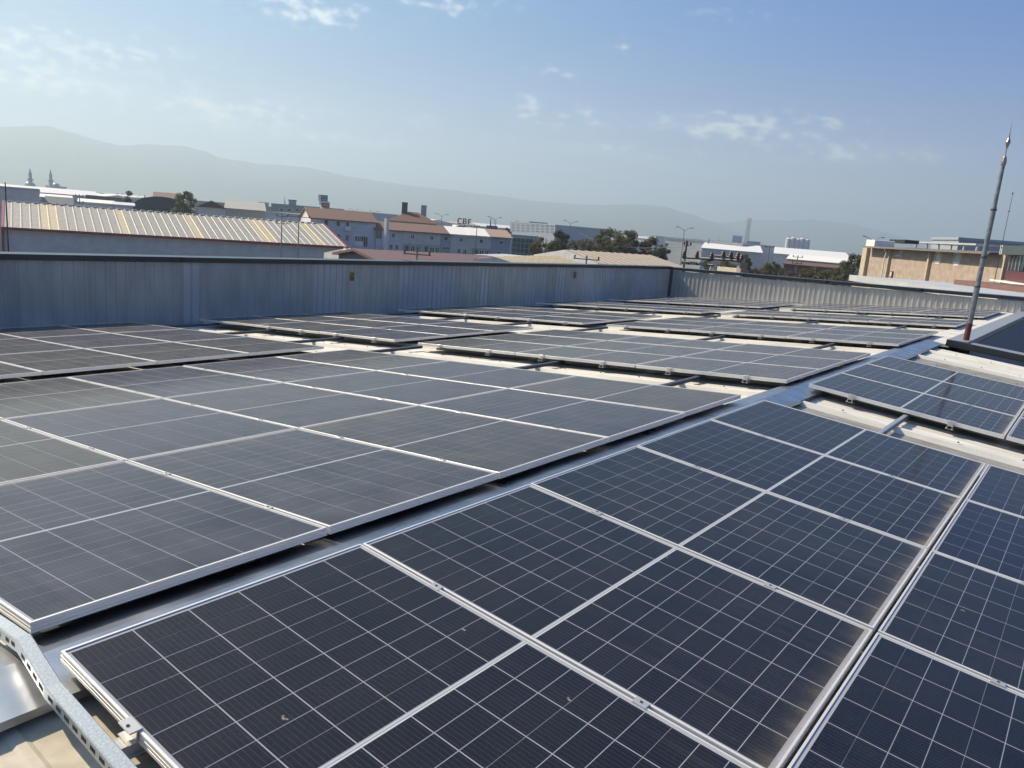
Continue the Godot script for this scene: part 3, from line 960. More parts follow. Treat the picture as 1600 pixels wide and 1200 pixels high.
func build_city() -> void:
	# --- warehouse with the red trim
	var a := Vector3(-104.65, GROUND, -38.18)
	var b := Vector3(-89.3, GROUND, -78.4)
	var r := (b - a).normalized()
	var t := Transform3D(Basis(r, Vector3.UP, r.cross(Vector3.UP)), a)
	var wh := thing("red_trimmed_warehouse", "grey warehouse with ribbed pale roof, yellowed skylight strips and dark red trim", "warehouse", t)
	var w := 43.0; var dep := 22.2; var h := 5.4; var rise := 2.85
	var st := S()
	box(st, Vector3(0, 0, -dep), Vector3(w, h - .05, 0))
	gable_ends(st, w, dep, h - .05, rise)
	part("wall", st, M.panel_grey, wh)
	sheeted_roof(wh, w, dep, h, rise, 1.0, M.metal_pale, [4, 5, 13, 22, 31, 32, 39], M.metal_yellow)
	st = S()
	box(st, Vector3(-.25, h - .35, .3), Vector3(w + .25, h - .02, .5))
	part("eaves_trim", st, M.red_trim, wh)
	for x in [-.25, w]:
		st = S()
		box(st, Vector3(x, 0, -.2), Vector3(x + .27, h - .36, .45))
		part("corner_trim", st, M.red_trim, wh)
		for sgn in [0, 1]:
			st = S()
			var z0 := .5 if sgn == 0 else -dep - .5
			var pa := Vector3(x, h - .05, z0); var pb := Vector3(x, h + rise + .08, -dep / 2)
			quad(st, pa, pa + Vector3(.27, 0, 0), pb + Vector3(.27, 0, 0), pb, Vector3.UP)
			quad(st, pa, pa + Vector3(0, -.3, 0), pb + Vector3(0, -.3, 0), pb, Vector3(-1, 0, 0))
			quad(st, pa + Vector3(.27, 0, 0), pa + Vector3(.27, -.3, 0), pb + Vector3(.27, -.3, 0), pb + Vector3(.27, 0, 0), Vector3(1, 0, 0))
			part("verge_trim", st, M.red_trim, wh)
	st = S()
	for i in 42: box(st, Vector3(i * 1.0 + .3, h + rise, -dep / 2 - .25), Vector3(i * 1.0 + .9, h + rise + .14, -dep / 2 + .25))
	part("ridge_vents", st, M.white, wh)

	# --- houses beyond the left warehouse
	hall("grey_hall", "large blue-grey windowless hall at the far left behind the red trimmed warehouse", "building", -60, 296, 150, 60, 292, 150, 4, M.panel_grey, M.office)
	st = S()
	var pp := pt(8, 285, 96)
	tube(st, [Vector3(pp.x, GROUND, pp.z), pp], [.09, .05], 6)
	tag(part("flagpole", st, M.black, self), "thin black pole at the left edge beside the red trimmed warehouse", "pole")
	for m in [[46.5, 262.0, 700.0, 36.0, 58.0, 277.0, "left mosque with pale dome and one minaret, hazy"], [78.5, 264.0, 730.0, 71.0, 104.0, 288.0, "right mosque with low hall and slender minaret, hazy"]]:
		var top := pt(m[0], m[1], m[2])
		var mt := facade(m[3], 291, m[2], m[4], 291, m[2])
		var o := thing("mosque", m[6], "mosque", mt)
		var mw := flen(m[3], 291, m[2], m[4], 291, m[2])
		var ht := on(mt, m[3], 289.5).y
		st = S()
		box(st, Vector3(0, 0, -mw), Vector3(mw, ht, 0))
		part("wall", st, M.grey_wall, o)
		st = S()
		var dr := mw * (.42 if m[0] < 60 else .2)
		var prof := []
		for i in 9: prof.append(Vector2(dr * cos(PI / 2 * i / 8.0), ht + dr * .85 * sin(PI / 2 * i / 8.0)))
		lathe(st, prof, 16, Vector3(mw * .5, 0, -mw * .5))
		part("dome", st, M.office, o)
		var loc := mt.affine_inverse() * Vector3(top.x, GROUND, top.z)
		var mh: float = top.y - GROUND
		st = S()
		lathe(st, [Vector2(1.5, 0), Vector2(1.4, mh * .62), Vector2(2.1, mh * .64), Vector2(2.1, mh * .67), Vector2(1.2, mh * .67), Vector2(1.1, mh * .78), Vector2(1.35, mh * .79), Vector2(.1, mh * .98), Vector2(.05, mh)], 10, Vector3(loc.x, 0, 2.5))
		part("minaret", st, M.white_wall, o)

	hall("white_roofed_hall", "long hall with bright white roof right of the mosques", "building", 64, 301, 420, 150, 307.5, 420, 30, M.panel_grey, M.white, "gable", 2.2)
	hall("pale_low_hall", "low olive grey hall below the long white roof", "building", 64, 309, 260, 112, 311, 260, 20, M.concrete, M.ivory, "gable", .8)
	hall("grey_shed", "small grey shed with dark pitched roof behind the warehouse ridge", "building", 74, 319, 150, 112, 320, 150, 10, M.grey_wall, M.dark_hall, "gable", 1.0)
	hall("black_hall", "dark flat hall left of the round tree", "building", 134, 306, 300, 192, 311, 300, 25, M.dark_hall, M.dark_hall)
	var rh := hall("ribbed_white_hall", "white ribbed low hall above the warehouse ridge", "building", 124, 315, 170, 177, 321, 170, 14, M.white_wall, M.ivory, "gable", .5)
	rh.set_meta("kind", "")
	hall("blue_white_shed", "bluish white low shed right of the ribbed white hall", "building", 178, 320, 165, 208, 323, 165, 12, M.blue_wall, M.blue_wall, "gable", .4)
	hall("arched_hall", "dark hall with a shallow arched roof", "building", 208, 322, 185, 296, 327, 185, 12, M.dark_hall, M.dark_hall, "arch", 2.3)
	hall("orange_roofed_house", "small house with orange tiled roof behind the arched hall", "house", 241, 309, 260, 282, 312, 260, 14, M.grey_wall, M.tile, "gable", 1.6)
	hall("brown_roofed_house", "beige house with dark brown pitched roof", "house", 309, 323, 170, 352, 326, 170, 8, M.grey_wall, M.tile_dark, "cross", 1.4)
	hall("flat_beige_hall", "wide beige flat roofed hall behind the warehouse ridge", "building", 352, 325, 232, 414, 331, 232, 40, M.metal_pale, M.metal_pale, "gable", 2.2)
	hall("long_grey_factory", "long low grey factory in front of the distant plain", "building", 305, 314, 430, 425, 324, 430, 40, M.grey_green, M.office)
	for q in [[370, 318.5, 392, 319.5, 500.0], [404, 316, 420, 317.5, 520.0]]:
		hall("roof_plant_block", "boxy roof plant room on the distant skyline near the flat beige hall" if q[0] < 400 else "small boxy roof top room left of the spire", "building", q[0], q[1], q[4], q[2], q[3], q[4], 15, M.grey_green, M.grey_wall)
	# --- buildings around the sign tower
	var fac := hall("grey_office_block", "grey flat roofed block under the blue and red sign tower", "building", 424, 322, 300, 500, 322, 300, 30, M.grey_green, M.office)
	for i in 5: pxwin(fac, 440 + i * 12, 328, 6, 4, M.white, M.glass_dark)
	hall("grey_tower_room", "square open roof room on the grey block left of the sign tower", "building", 451, 313.5, 310, 463, 314, 310, 4, M.grey_green, M.dark_hall)
	hall("grey_long_block", "low grey block right of the sign tower", "building", 512, 326, 320, 537, 328.5, 320, 20, M.grey_green, M.grey_green)
	hall("pale_left_block", "pale block with white fascia behind the electric poles", "building", 414, 333, 210, 466, 336, 205, 18, M.white_wall, M.panel_grey)
	hall("blue_factory", "long blue-grey factory behind the red roofed terrace", "building", 562, 331, 420, 622, 337, 420, 40, M.office, M.panel_grey)
	st = S()
	var sp1 := pt(445, 306, 480)
	tube(st, [Vector3(sp1.x, GROUND, sp1.z), sp1 - Vector3(0, 7, 0), sp1], [.9, .7, .05], 8)
	tag(part("distant_spire", st, M.grey_wall, self), "thin pointed spire left of the grey roof room", "spire")
	# sign tower
	var sg := facade(497.5, 320, 290, 515.5, 320, 290)
	var so := thing("sign_tower", "rooftop sign tower with blue board above a red board", "sign", sg)
	var p0 := on(sg, 498, 304); var p1 := on(sg, 512, 315); var p2 := on(sg, 497.5, 316); var p3 := on(sg, 515, 325)
	st = S()
	box(st, Vector3(p0.x + .8, p1.y, -1.0), Vector3(p1.x, p0.y, 0))
	part("blue_board", st, M.sign_blue, so)
	st = S()
	box(st, Vector3(p0.x - .1, p1.y, -2.2), Vector3(p0.x + .78, p0.y + .05, .02))
	part("board_side", st, M.white, so)
	st = S()
	box(st, Vector3(p2.x + 1.0, p3.y, -1.0), Vector3(p3.x, p2.y, 0))
	part("red_board", st, M.sign_red, so)
	st = S()
	box(st, Vector3(p2.x + .3, p3.y + .8, -2.2), Vector3(p2.x + .98, p2.y + .3, .02))
	part("red_board_side", st, M.white, so)
	st = S()
	box(st, Vector3(p2.x + 1.0, p2.y + .02, -.6), Vector3(p3.x, p1.y - .02, -.05))
	part("gap_band", st, M.white, so)
	st = S()
	box(st, Vector3(p2.x + 1.6, 0, -2), Vector3(p3.x - .1, p3.y - .01, -.2))
	part("tower", st, M.grey_green, so)
	# the unreadable white strokes on the two boards
	for row in 2:
		for i in 4:
			st = S()
			var xx: float = p0.x + 1.35 + i * .42
			var yy: float = p0.y - .9 - row * .95
			box(st, Vector3(xx, yy, .003), Vector3(xx + .27, yy + .42, .02))
			part("board_lettering", st, M.panel_grey, so)
	for i in 6:
		st = S()
		var xr: float = p2.x + 1.5 + i * .42
		box(st, Vector3(xr, p2.y - .95, .003), Vector3(xr + .26, p2.y - .45, .02))
		part("board_lettering", st, M.tile_pale, so)

	# --- the terrace with red roofs
	var g1 := hall("corner_house", "blue-grey house with long red tiled roof left in the terrace", "house", 486, 341, 137, 587, 347.5, 139.5, 9, M.blue_wall, M.tile, "gable", 1.55)
	for q in [[510, 347.5, 5, 7, 1], [528.5, 349.5, 5, 7, 1], [543, 350.5, 4, 7, 1], [528.5, 370.5, 5, 8, 2], [542.5, 372, 4.5, 8, 2]]: pxwin(g1, q[0], q[1], q[2], q[3], M.panel_grey, M.glass_dark, q[4])
	pxwin(g1, 561, 373, 12, 8, M.white, M.glass_dark, 4)
	pxwin(g1, 571, 377.5, 6, 15, M.panel_grey, M.glass_dark, 2)
	st = S()
	var ww := on(g1.transform, 554.5, 377.5); var we := on(g1.transform, 567, 384.5)
	box(st, Vector3(ww.x, we.y, .02), Vector3(we.x, ww.y, .1))
	part("white_panel", st, M.white, g1)
	st = S()
	var ac := on(g1.transform, 543, 357)
	box(st, Vector3(ac.x - .5, ac.y - .35, .05), Vector3(ac.x + .5, ac.y + .35, .4))
	part("air_conditioner", st, M.white, g1)
	st = S()
	var gh: float = g1.get_meta("h")
	prism(st, [Vector2(0, 0), Vector2(9, 0), Vector2(9, gh), Vector2(4.5, gh + 1.5), Vector2(0, gh)], -.01, .06, Transform3D(Basis(Vector3(0, 0, -1), Vector3.UP, Vector3(-1, 0, 0)), Vector3.ZERO))
	part("gable_wall", st, M.white, g1)
	var rows := [
		[588, 601, "stair_house", "narrow blue-grey stair house with tall grid window beside the corner house", "blue_wall", "tile_dark"],
		[601, 629, "terrace_house", "pale blue terrace house, second from the left", "blue_wall", "tile"],
		[629, 661, "terrace_house", "grey terrace house with recessed balcony under the red roof", "grey_wall", "tile"],
		[661, 689, "terrace_house", "grey terrace house right of the balcony house under the red roof", "grey_wall", "tile"],
		[689, 705, "terrace_house", "narrow blue terrace house at the end of the red roof", "blue_deep", "tile"],
		[705, 737, "terrace_house", "grey terrace house under the white roof, left half", "grey_wall", "ivory"],
		[737, 768, "terrace_house", "grey terrace house under the white roof, with wide balcony doors", "grey_wall", "ivory"],
		[768, 799, "terrace_house", "deep blue terrace house with pale orange roof next to the glass building", "blue_deep", "tile_pale"]]
	for q in rows:
		var e0: float = 358.6 + (q[0] - 588.0) * .066; var e1: float = 358.6 + (q[1] - 588.0) * .066
		var o := hall(q[2], q[3], "house", q[0] + .15, e0, 139.0 + (q[0] - 588.0) * .03, q[1] - .15, e1, 139.0 + (q[1] - 588.0) * .03, 10, M[q[4]], M[q[5]], "gable", 1.2, "")
		var f: float = (q[1] - q[0])
		var cx: float = (q[0] + q[1]) / 2.0
		var yb: float = (e0 + e1) / 2.0 + 1.0
		if q[2] == "stair_house":
			pxwin(o, 592, 365.5, 8, 14, M.panel_grey, M.glass_dark, 3)
			continue
		if f > 20:
			pxwin(o, cx - .5, yb + 6.5, 5, 5.5, M.white, M.glass_dark, 2)
			if q[3].contains("balcony"):
				st = S()
				var b0 := on(o.transform, q[0] + 1.5, yb + 17); var b1 := on(o.transform, q[1] - 3, yb + 31)
				box(st, Vector3(b0.x, b1.y, .0), Vector3(b1.x, b0.y, .06))
				part("balcony_recess", st, M.grey_green, o)
				pxwin(o, cx - 9, yb + 24, 4.5, 8, M.panel_grey, M.glass_dark, 1, .07)
				pxwin(o, cx, yb + 25, 6, 8, M.white, M.glass_dark, 2, .07)
				pxwin(o, cx + 8, yb + 25.5, 5, 8, M.white, M.glass_dark, 2, .07)
			else:
				pxwin(o, cx - 4, yb + 24, 4.6, 7, M.white, M.glass_dark, 2)
				pxwin(o, cx + 5, yb + 25, 4.6, 7, M.white, M.glass_dark, 2)
		else:
			pxwin(o, cx, yb + 6, 4.5, 5, M.panel_grey, M.glass_dark)
			pxwin(o, cx, yb + 21, 11, 4, M.white, M.glass_dark, 4)
	# chimney house behind
	var chh := hall("chimney_house", "green-grey house with hipped brown roof and two tall chimneys", "house", 607, 344, 168, 683, 350, 168, 12, M.grey_green, M.tile_dark, "hip", 2.1)
	for q in [[627, 637.2, 317.5, 342, "steel_dark"], [656.8, 666.8, 322, 347, "grey_green"]]:
		st = S()
		var ca := on(chh.transform, q[0], q[3], -5.0); var cb := on(chh.transform, q[1], q[2], -5.0)
		box(st, Vector3(ca.x, ca.y - 2.0, -6.0), Vector3(cb.x, cb.y, -4.8))
		part("chimney", st, M[q[4]], chh)
		st = S()
		box(st, Vector3(ca.x - .06, cb.y, -6.06), Vector3(cb.x + .06, cb.y + .14, -4.74))
		part("chimney_cap", st, M.black if q[4] == "steel_dark" else M.grey_wall, chh)
	# white vent stack between the two
	st = S()
	var vs := pt(604.5, 341.5, 138)
	box(st, Vector3(vs.x - .3, GROUND, vs.z - .3), Vector3(vs.x + .3, vs.y, vs.z + .3))
	tag(part("white_chimney", st, M.white, self), "small white chimney between the corner house and the terrace", "chimney")
	# glass building
	var gb := hall("glass_fronted_building", "grey building with a teal glass front beside the trees", "building", 799.5, 369, 146, 840, 372, 146, 6, M.grey_wall, M.office)
	var ga := on(gb.transform, 801.5, 371); var gc := on(gb.transform, 831, 405)
	for i in 5:
		for j in 4:
			st = S()
			var gx: float = ga.x + (gc.x - ga.x) * i / 5.0; var gy: float = gc.y + (ga.y - gc.y) * j / 4.0
			box(st, Vector3(gx + .04, gy + .05, .0), Vector3(gx + (gc.x - ga.x) / 5.0 - .04, gy + (ga.y - gc.y) / 4.0 - .05, .05))
			part("glass_pane", st, M.glass_teal, gb)
	# big distant office
	var ofc := hall("distant_office_building", "large blue-grey flat office block above the trees in the middle distance", "building", 797, 348.5, 360, 868, 351, 330, 30, M.office, M.panel_grey)
	for j in 3:
		for i in 9: pxwin(ofc, 802 + i * 7.6, 351.5 + i * .35 + j * 4.2, 4.6, 1.9, M.office, M.far_glass)
	hall("office_roof_room", "low penthouse on the roof of the distant blue-grey office", "building", 805, 346, 365, 827, 346.5, 355, 10, M.panel_grey, M.office)
	# CBF rooftop sign
	var cb2 := facade(713, 349, 190, 738, 349, 190)
	var cs := thing("rooftop_letters", "large red letters on a frame above the white roofed terrace", "sign", cb2)
	var lp := on(cb2, 715, 350); var lq := on(cb2, 715, 340.5)
	text_part(cs, "CBF", (lq.y - lp.y) * 1.36, M.sign_red, Vector3(lp.x + 1.55, (lp.y + lq.y) / 2, 0), .35)
	st = S()
	box(st, Vector3(lp.x - .2, lp.y - 1.2, -.9), Vector3(lp.x + 2.0, lp.y - .45, -.3))
	part("sign_base", st, M.sign_blue, cs)
	st = S()
	box(st, Vector3(lp.x - .1, 0, -1.0), Vector3(lp.x + 1.9, lp.y - 1.25, -.4))
	part("support", st, M.grey_green, cs)
	# billboard back
	var bbd := facade(760, 360, 175, 777, 361, 175)
	var bo := thing("billboard", "dark blue billboard seen between the two conical trees and the terrace roof", "billboard", bbd)
	var q0 := on(bbd, 760, 352); var q1 := on(bbd, 777, 362)
	for i in 6:
		st = S()
		var bx: float = q0.x + (q1.x - q0.x) * i / 6.0
		box(st, Vector3(bx + .02, q1.y, -.2), Vector3(bx + (q1.x - q0.x) / 6.0 - .02, q0.y, 0))
		part("board_panel", st, M.sign_blue, bo)
	st = S()
	tube(st, [Vector3(q0.x + 1.2, 0, -.3), Vector3(q0.x + 1.2, q1.y, -.3)], [.15, .15], 6)
	part("post", st, M.steel_dark, bo)

	# --- sheds just beyond the wall
	var sh1 := hall("ribbed_white_shed", "low shed with white corrugated roof behind the parapet", "shed", 562, 403, 66, 742, 414, 72, 7, M.grey_wall, M.ivory, "sheets", .55)
	sh1.set_meta("kind", "")
	hall("brown_red_shed", "low shed with flat brown-red roof in front of the white corrugated one", "shed", 590, 407.5, 54, 790, 417, 60, 6, M.dark_hall, M.metal_red, "gable", .45)
	hall("yellow_roofed_shed", "shed with yellowed corrugated roof near the middle of the parapet", "shed", 820, 412.5, 58, 908, 416, 72, 5, M.grey_wall, M.metal_yellow, "sheets", .5)
	hall("brown_corrugated_hall", "hall with faded brown corrugated roof before the trees", "hall", 934, 411, 80, 1072, 419, 88, 12, M.white_wall, M.metal_brown, "sheets", .95)
	hall("cream_wall_shed", "low cream shed between the warehouse end and the white corrugated shed", "shed", 541, 399, 86, 566, 401, 86, 6, M.ivory, M.metal_brown, "gable", .5)
	hall("grey_flat_roof", "low grey flat roof beyond the parapet right of the yellow roof", "roof", 742, 408.5, 92, 905, 411.5, 88, 10, M.grey_wall, M.panel_grey)
	hall("cream_low_roof", "low cream roof behind the far parapet by the concrete pylons", "roof", 1114, 424, 77, 1150, 428, 77, 4, M.ivory, M.metal_yellow, "gable", .3)
	# --- right middle distance
	hall("long_blue_factory", "long pale blue factory with dark windows band behind the transformer pole", "factory", 1040, 370, 260, 1160, 384, 250, 30, M.white_wall, M.panel_grey)
	hall("far_grey_roof_line", "long grey roofed hall on the skyline left of the blue tower", "factory", 1025, 368, 430, 1180, 384, 430, 60, M.panel_grey, M.office)
	hall("blue_office_tower", "blue glass office block with white roof line by the lattice mast", "building", 1145, 368.5, 480, 1160, 369, 480, 20, M.blue_deep, M.white)
	hall("blue_office_wing", "low blue-grey wing right of the lattice mast", "building", 1167, 377, 480, 1188, 379, 480, 30, M.office, M.panel_grey)
	hall("white_factory_roof", "factory with broad bright white roof right of the mast, left part", "factory", 1190, 394, 330, 1330, 407, 330, 120, M.white_wall, M.white, "gable", 2.5)
	hall("white_long_shed", "long white roofed shed in front of the blue office tower", "factory", 1097, 388, 230, 1190, 395.5, 230, 60, M.panel_grey, M.white, "gable", 1.8)
	hall("cream_roofed_factory", "factory with dull cream roof below the white factory roof", "factory", 1230, 406, 230, 1345, 414, 230, 50, M.concrete, M.ivory, "gable", 1.2)
	hall("brick_low_row", "low brown row of sheds among the bushes", "shed", 1225, 414, 170, 1330, 421, 170, 14, M.tile_dark, M.tile_dark, "gable", .5)
	# silos
	for i in 5:
		var so2 := pt(1233 + i * 7.2, 371.0 + i * .5 - (1.5 if i in [1, 3] else 0.0), 620)
		var sh := so2.y - GROUND
		var si := thing("silo", ["pale silo, leftmost of the five", "pale silo, second of the five from the left", "pale silo, middle one of the five", "pale silo, fourth of the five", "pale silo, rightmost of the five"][i], "silo", Transform3D(Basis(), Vector3(so2.x, GROUND, so2.z)), "silos on the skyline")
		st = S()
		lathe(st, [Vector2(2.1, 0), Vector2(2.1, sh - 1.0), Vector2(.5, sh)], 14)
		part("drum", st, M.white_wall, si)
		st = S()
		box(st, Vector3(-.4, sh - .1, -.4), Vector3(.4, sh + 1.0, .4))
		part("head", st, M.panel_grey, si)
	hall("silo_base_hall", "long grey hall at the foot of the silos", "factory", 1205, 387, 560, 1285, 392, 560, 30, M.office, M.panel_grey)
	# lattice mast
	var lm := pt(1171.5, 341, 460)
	var lo := thing("lattice_mast", "lattice telecom mast with antennas on the skyline", "mast", Transform3D(Basis(), Vector3(lm.x, GROUND, lm.z)))
	var lh := lm.y - GROUND
	for sx in [-1.0, 1.0]:
		for sz in [-1.0, 1.0]:
			st = S()
			tube(st, [Vector3(sx * 1.2, 0, sz * 1.2), Vector3(sx * .55, lh, sz * .55)], [.11, .09], 5)
			part("leg", st, M.steel, lo)
	for i in 14:
		var f0 := i / 14.0; var f1 := (i + 1) / 14.0
		var w0 := lerpf(1.2, .55, f0); var w1 := lerpf(1.2, .55, f1)
		st = S()
		for s in [-1.0, 1.0]:
			tube(st, [Vector3(-w0, lh * f0, s * w0), Vector3(w1, lh * f1, s * w1)], [.05, .05], 4)
			tube(st, [Vector3(w0, lh * f0, s * w0), Vector3(-w1, lh * f1, s * w1)], [.05, .05], 4)
		part("bracing", st, M.steel, lo)
	for i in 4:
		st = S()
		box(st, Vector3(-1.7 + i * .95, lh - 3.2, .6), Vector3(-1.3 + i * .95, lh - .6, .9))
		part("antenna_panel", st, M.white_wall, lo)
	# --- beige building at right
	build_beige()
	# --- lamps and poles
	for q in [[690.5, 334.5, 250, 8.5, "double street lamp right of the grey chimney"], [773, 339.5, 230, 9, "double street lamp over the two conical trees"], [892, 345.5, 215, 9.5, "double street lamp left of the tall trees"], [1070, 355.5, 190, 11, "double street lamp over the brown hall's right end"], [1365, 370.5, 170, 12, "double street lamp behind the white corner of the beige building"], [553, 327, 300, 6, "small hazy street lamp right of the sign tower"], [585, 330, 300, 6, "small hazy street lamp above the corner house roof"]]:
		lamp(q[4], q[0], q[1], q[2], q[3])
	pole("dark utility pole left of the corner house, with two crossarms", 440.5, 335, 105, 2, .7)
	pole("dark utility pole with wide arm beside the white gable", 467, 336, 108, 1, 1.5)
	pole("short dark pole in front of the corner house", 549.5, 387, 80, 1, .5)
	pole("dark pole with flood lamps over the brown-red shed", 652, 391.5, 52, 1, .9)
	pole("three insulator pole over the yellow roof", 917, 400, 60, 1, 1.0)
	pole("dark pole behind the white terrace roof", 745.5, 352, 140, 1, .5)
	pole("thin pole with crossarms among the bushes", 1247, 399, 120, 2, .7)
	pole("dark pole left of the silos", 1203, 384, 150, 1, .8)
	pole("dark pole behind the warehouse ridge at left", 124, 304, 130, 2, .5)
	build_transformer()
	# wires
	for q in [[955, 372, 180, 1090, 372, 78], [900, 360, 190, 1085, 385, 80], [1090, 392, 78, 1330, 415, 150]]:
		st = S()
		var wa := pt(q[0], q[1], q[2]); var wb := pt(q[3], q[4], q[5])
		var ps := []; var rs := []
		for i in 9:
			var f := i / 8.0
			ps.append(wa.lerp(wb, f) - Vector3(0, 1.6 * sin(PI * f), 0)); rs.append(.018)
		tube(st, ps, rs, 4)
		tag(part("power_line", st, M.steel, self), "thin overhead line %s" % ["sagging before the tall trees", "crossing above the tree group", "running right to the beige building"][[955, 900, 1090].find(q[0])], "cable")
	# --- trees
	tree("olive_tree", "round dark green tree left of the arched hall", 199, 292, 34, 190, 0)
	tree("olive_tree", "leafy pale green tree right of the arched hall", 290, 292, 36, 180, 0)
	tree("bare_tree", "brown leafless-looking tree behind the white terrace roof", 731, 350, 30, 160, 2)
	tree("conical_tree", "left of two conical green trees above the billboard", 767, 342, 10, 200, 3, "cone")
	tree("conical_tree", "right of two conical green trees above the billboard", 775, 345, 7, 200, 3, "cone")
	tree("yellow_tree", "yellow-green tree left of the distant office", 792, 353, 18, 180, 0)
	for q in [[852, 362, 40, 130, 1, "low brown-green tree at the left end of the tree group"], [878, 353, 34, 135, 3, "tall pine-like tree, second in the tree group"], [904, 366, 34, 125, 0, "green tree with gaps behind the yellow shed"], [930, 358, 36, 140, 1, "rusty brown tree left of the tallest tree"], [956, 346, 46, 135, 0, "tallest tree of the group, dark olive"], [985, 353, 36, 130, 1, "dark tree right of the tallest one"], [1022, 364, 46, 140, 0, "separate olive tree right of the tree group"], [1010, 372, 24, 130, 1, "small brown tree between the group and the olive tree"],
		[1133, 401, 30, 85, 1, "low orange-brown bush tree by the concrete pylons"], [1163, 391, 28, 90, 0, "grey-green tree behind the concrete pylon"], [1112, 398, 26, 88, 0, "yellow-green bush behind the transformers"], [1208, 402, 26, 110, 0, "round green tree right of the pylons"], [1183, 412, 24, 100, 2, "reddish bush right of the pylons"], [1240, 418, 34, 115, 2, "brown bush in front of the thin pole"], [1283, 408, 44, 110, 0, "broad green tree left of the beige building"], [1262, 414, 24, 112, 1, "low olive bush left of the broad green tree"], [1312, 421, 30, 105, 0, "dark green shrub right of the broad green tree"], [1338, 391, 34, 100, 3, "dark tree against the left corner of the beige building"],
		[866, 372, 26, 122, 0, "low green tree between the first two trees of the group"], [943, 366, 34, 126, 1, "brown tree in front of the tallest tree"], [970, 362, 30, 128, 0, "leafy tree between the tallest tree and its right neighbour"], [838, 372, 20, 128, 1, "small tree at the right edge of the glass building"], [1040, 376, 20, 142, 0, "small tree right of the separate olive tree"],
		[1146, 408, 24, 92, 1, "brown bush between the two concrete pylons"], [1196, 408, 26, 112, 1, "olive bush just right of the second pylon"], [1224, 410, 30, 118, 0, "green bush left of the thin pole"], [1256, 421, 26, 98, 1, "rusty low bush by the foot of the thin pole"], [1298, 414, 34, 118, 1, "brownish tree right of the broad green tree"], [1324, 402, 30, 120, 0, "tall green tree left of the dark corner tree"], [1170, 414, 26, 98, 0, "green bush behind the second concrete pylon"]]:
		tree("leafy_tree", q[5], q[0], q[1], q[2], q[3], q[4], "round", "trees beyond the parapet")
	tree("fir_tree", "small dark fir on the skyline right of the transformer pole", 1108, 374, 9, 250, 3, "cone")
	tree("fir_tree", "tiny distant fir on the skyline left of the blue tower", 1124, 374, 5, 420, 3, "cone")
	# far-off tree belts and unreadable clutter
	var r3 := RandomNumberGenerator.new()
	r3.seed = 77
	var belt := S()
	for i in 420:
		var px := r3.randf_range(-150, 1750)
		var dd := r3.randf_range(450, 1500)
		var g := ground_at(px, 350, dd)
		var rr := r3.randf_range(2.5, 6.0)
		blob_leaves(belt, g + Vector3(0, rr * .8 + 1, 0), Vector3(rr * 1.5, rr, rr * 1.5), 36, rr * .42, r3)
	var bm := part("distant_woodland", belt, M.leaf0, self)
	bm.set_meta("kind", "stuff")
	bm.set_meta("label", "hazy trees scattered over the distant plain")
	bm.set_meta("category", "trees")
	for i in 90:
		var px := r3.randf_range(-120, 1420)
		var dd := r3.randf_range(420, 1600)
		var wd := r3.randf_range(20, 70)
		var g := ground_at(px, 350, dd)
		var hh := r3.randf_range(5, 9)
		var o := thing("distant_hall", "small pale hall far off in the hazy plain", "building", Transform3D(Basis(Vector3.UP, r3.randf() * PI), g), "distant halls in the haze")
		st = S()
		box(st, Vector3(-wd / 2, 0, -10), Vector3(wd / 2, hh, 10))
		part("wall", st, [M.grey_wall, M.panel_grey, M.white_wall, M.grey_green][i % 4], o)
		st = S()
		prism(st, [Vector2(-10.4, hh + .002), Vector2(10.4, hh + .002), Vector2(0, hh + 1.8)], -wd / 2 - .3, wd / 2 + .3, Transform3D(Basis(Vector3(0, 0, 1), Vector3.UP, Vector3(-1, 0, 0)), Vector3.ZERO))
		part("roof", st, [M.white, M.metal_pale, M.ivory, M.panel_grey][i % 4], o)

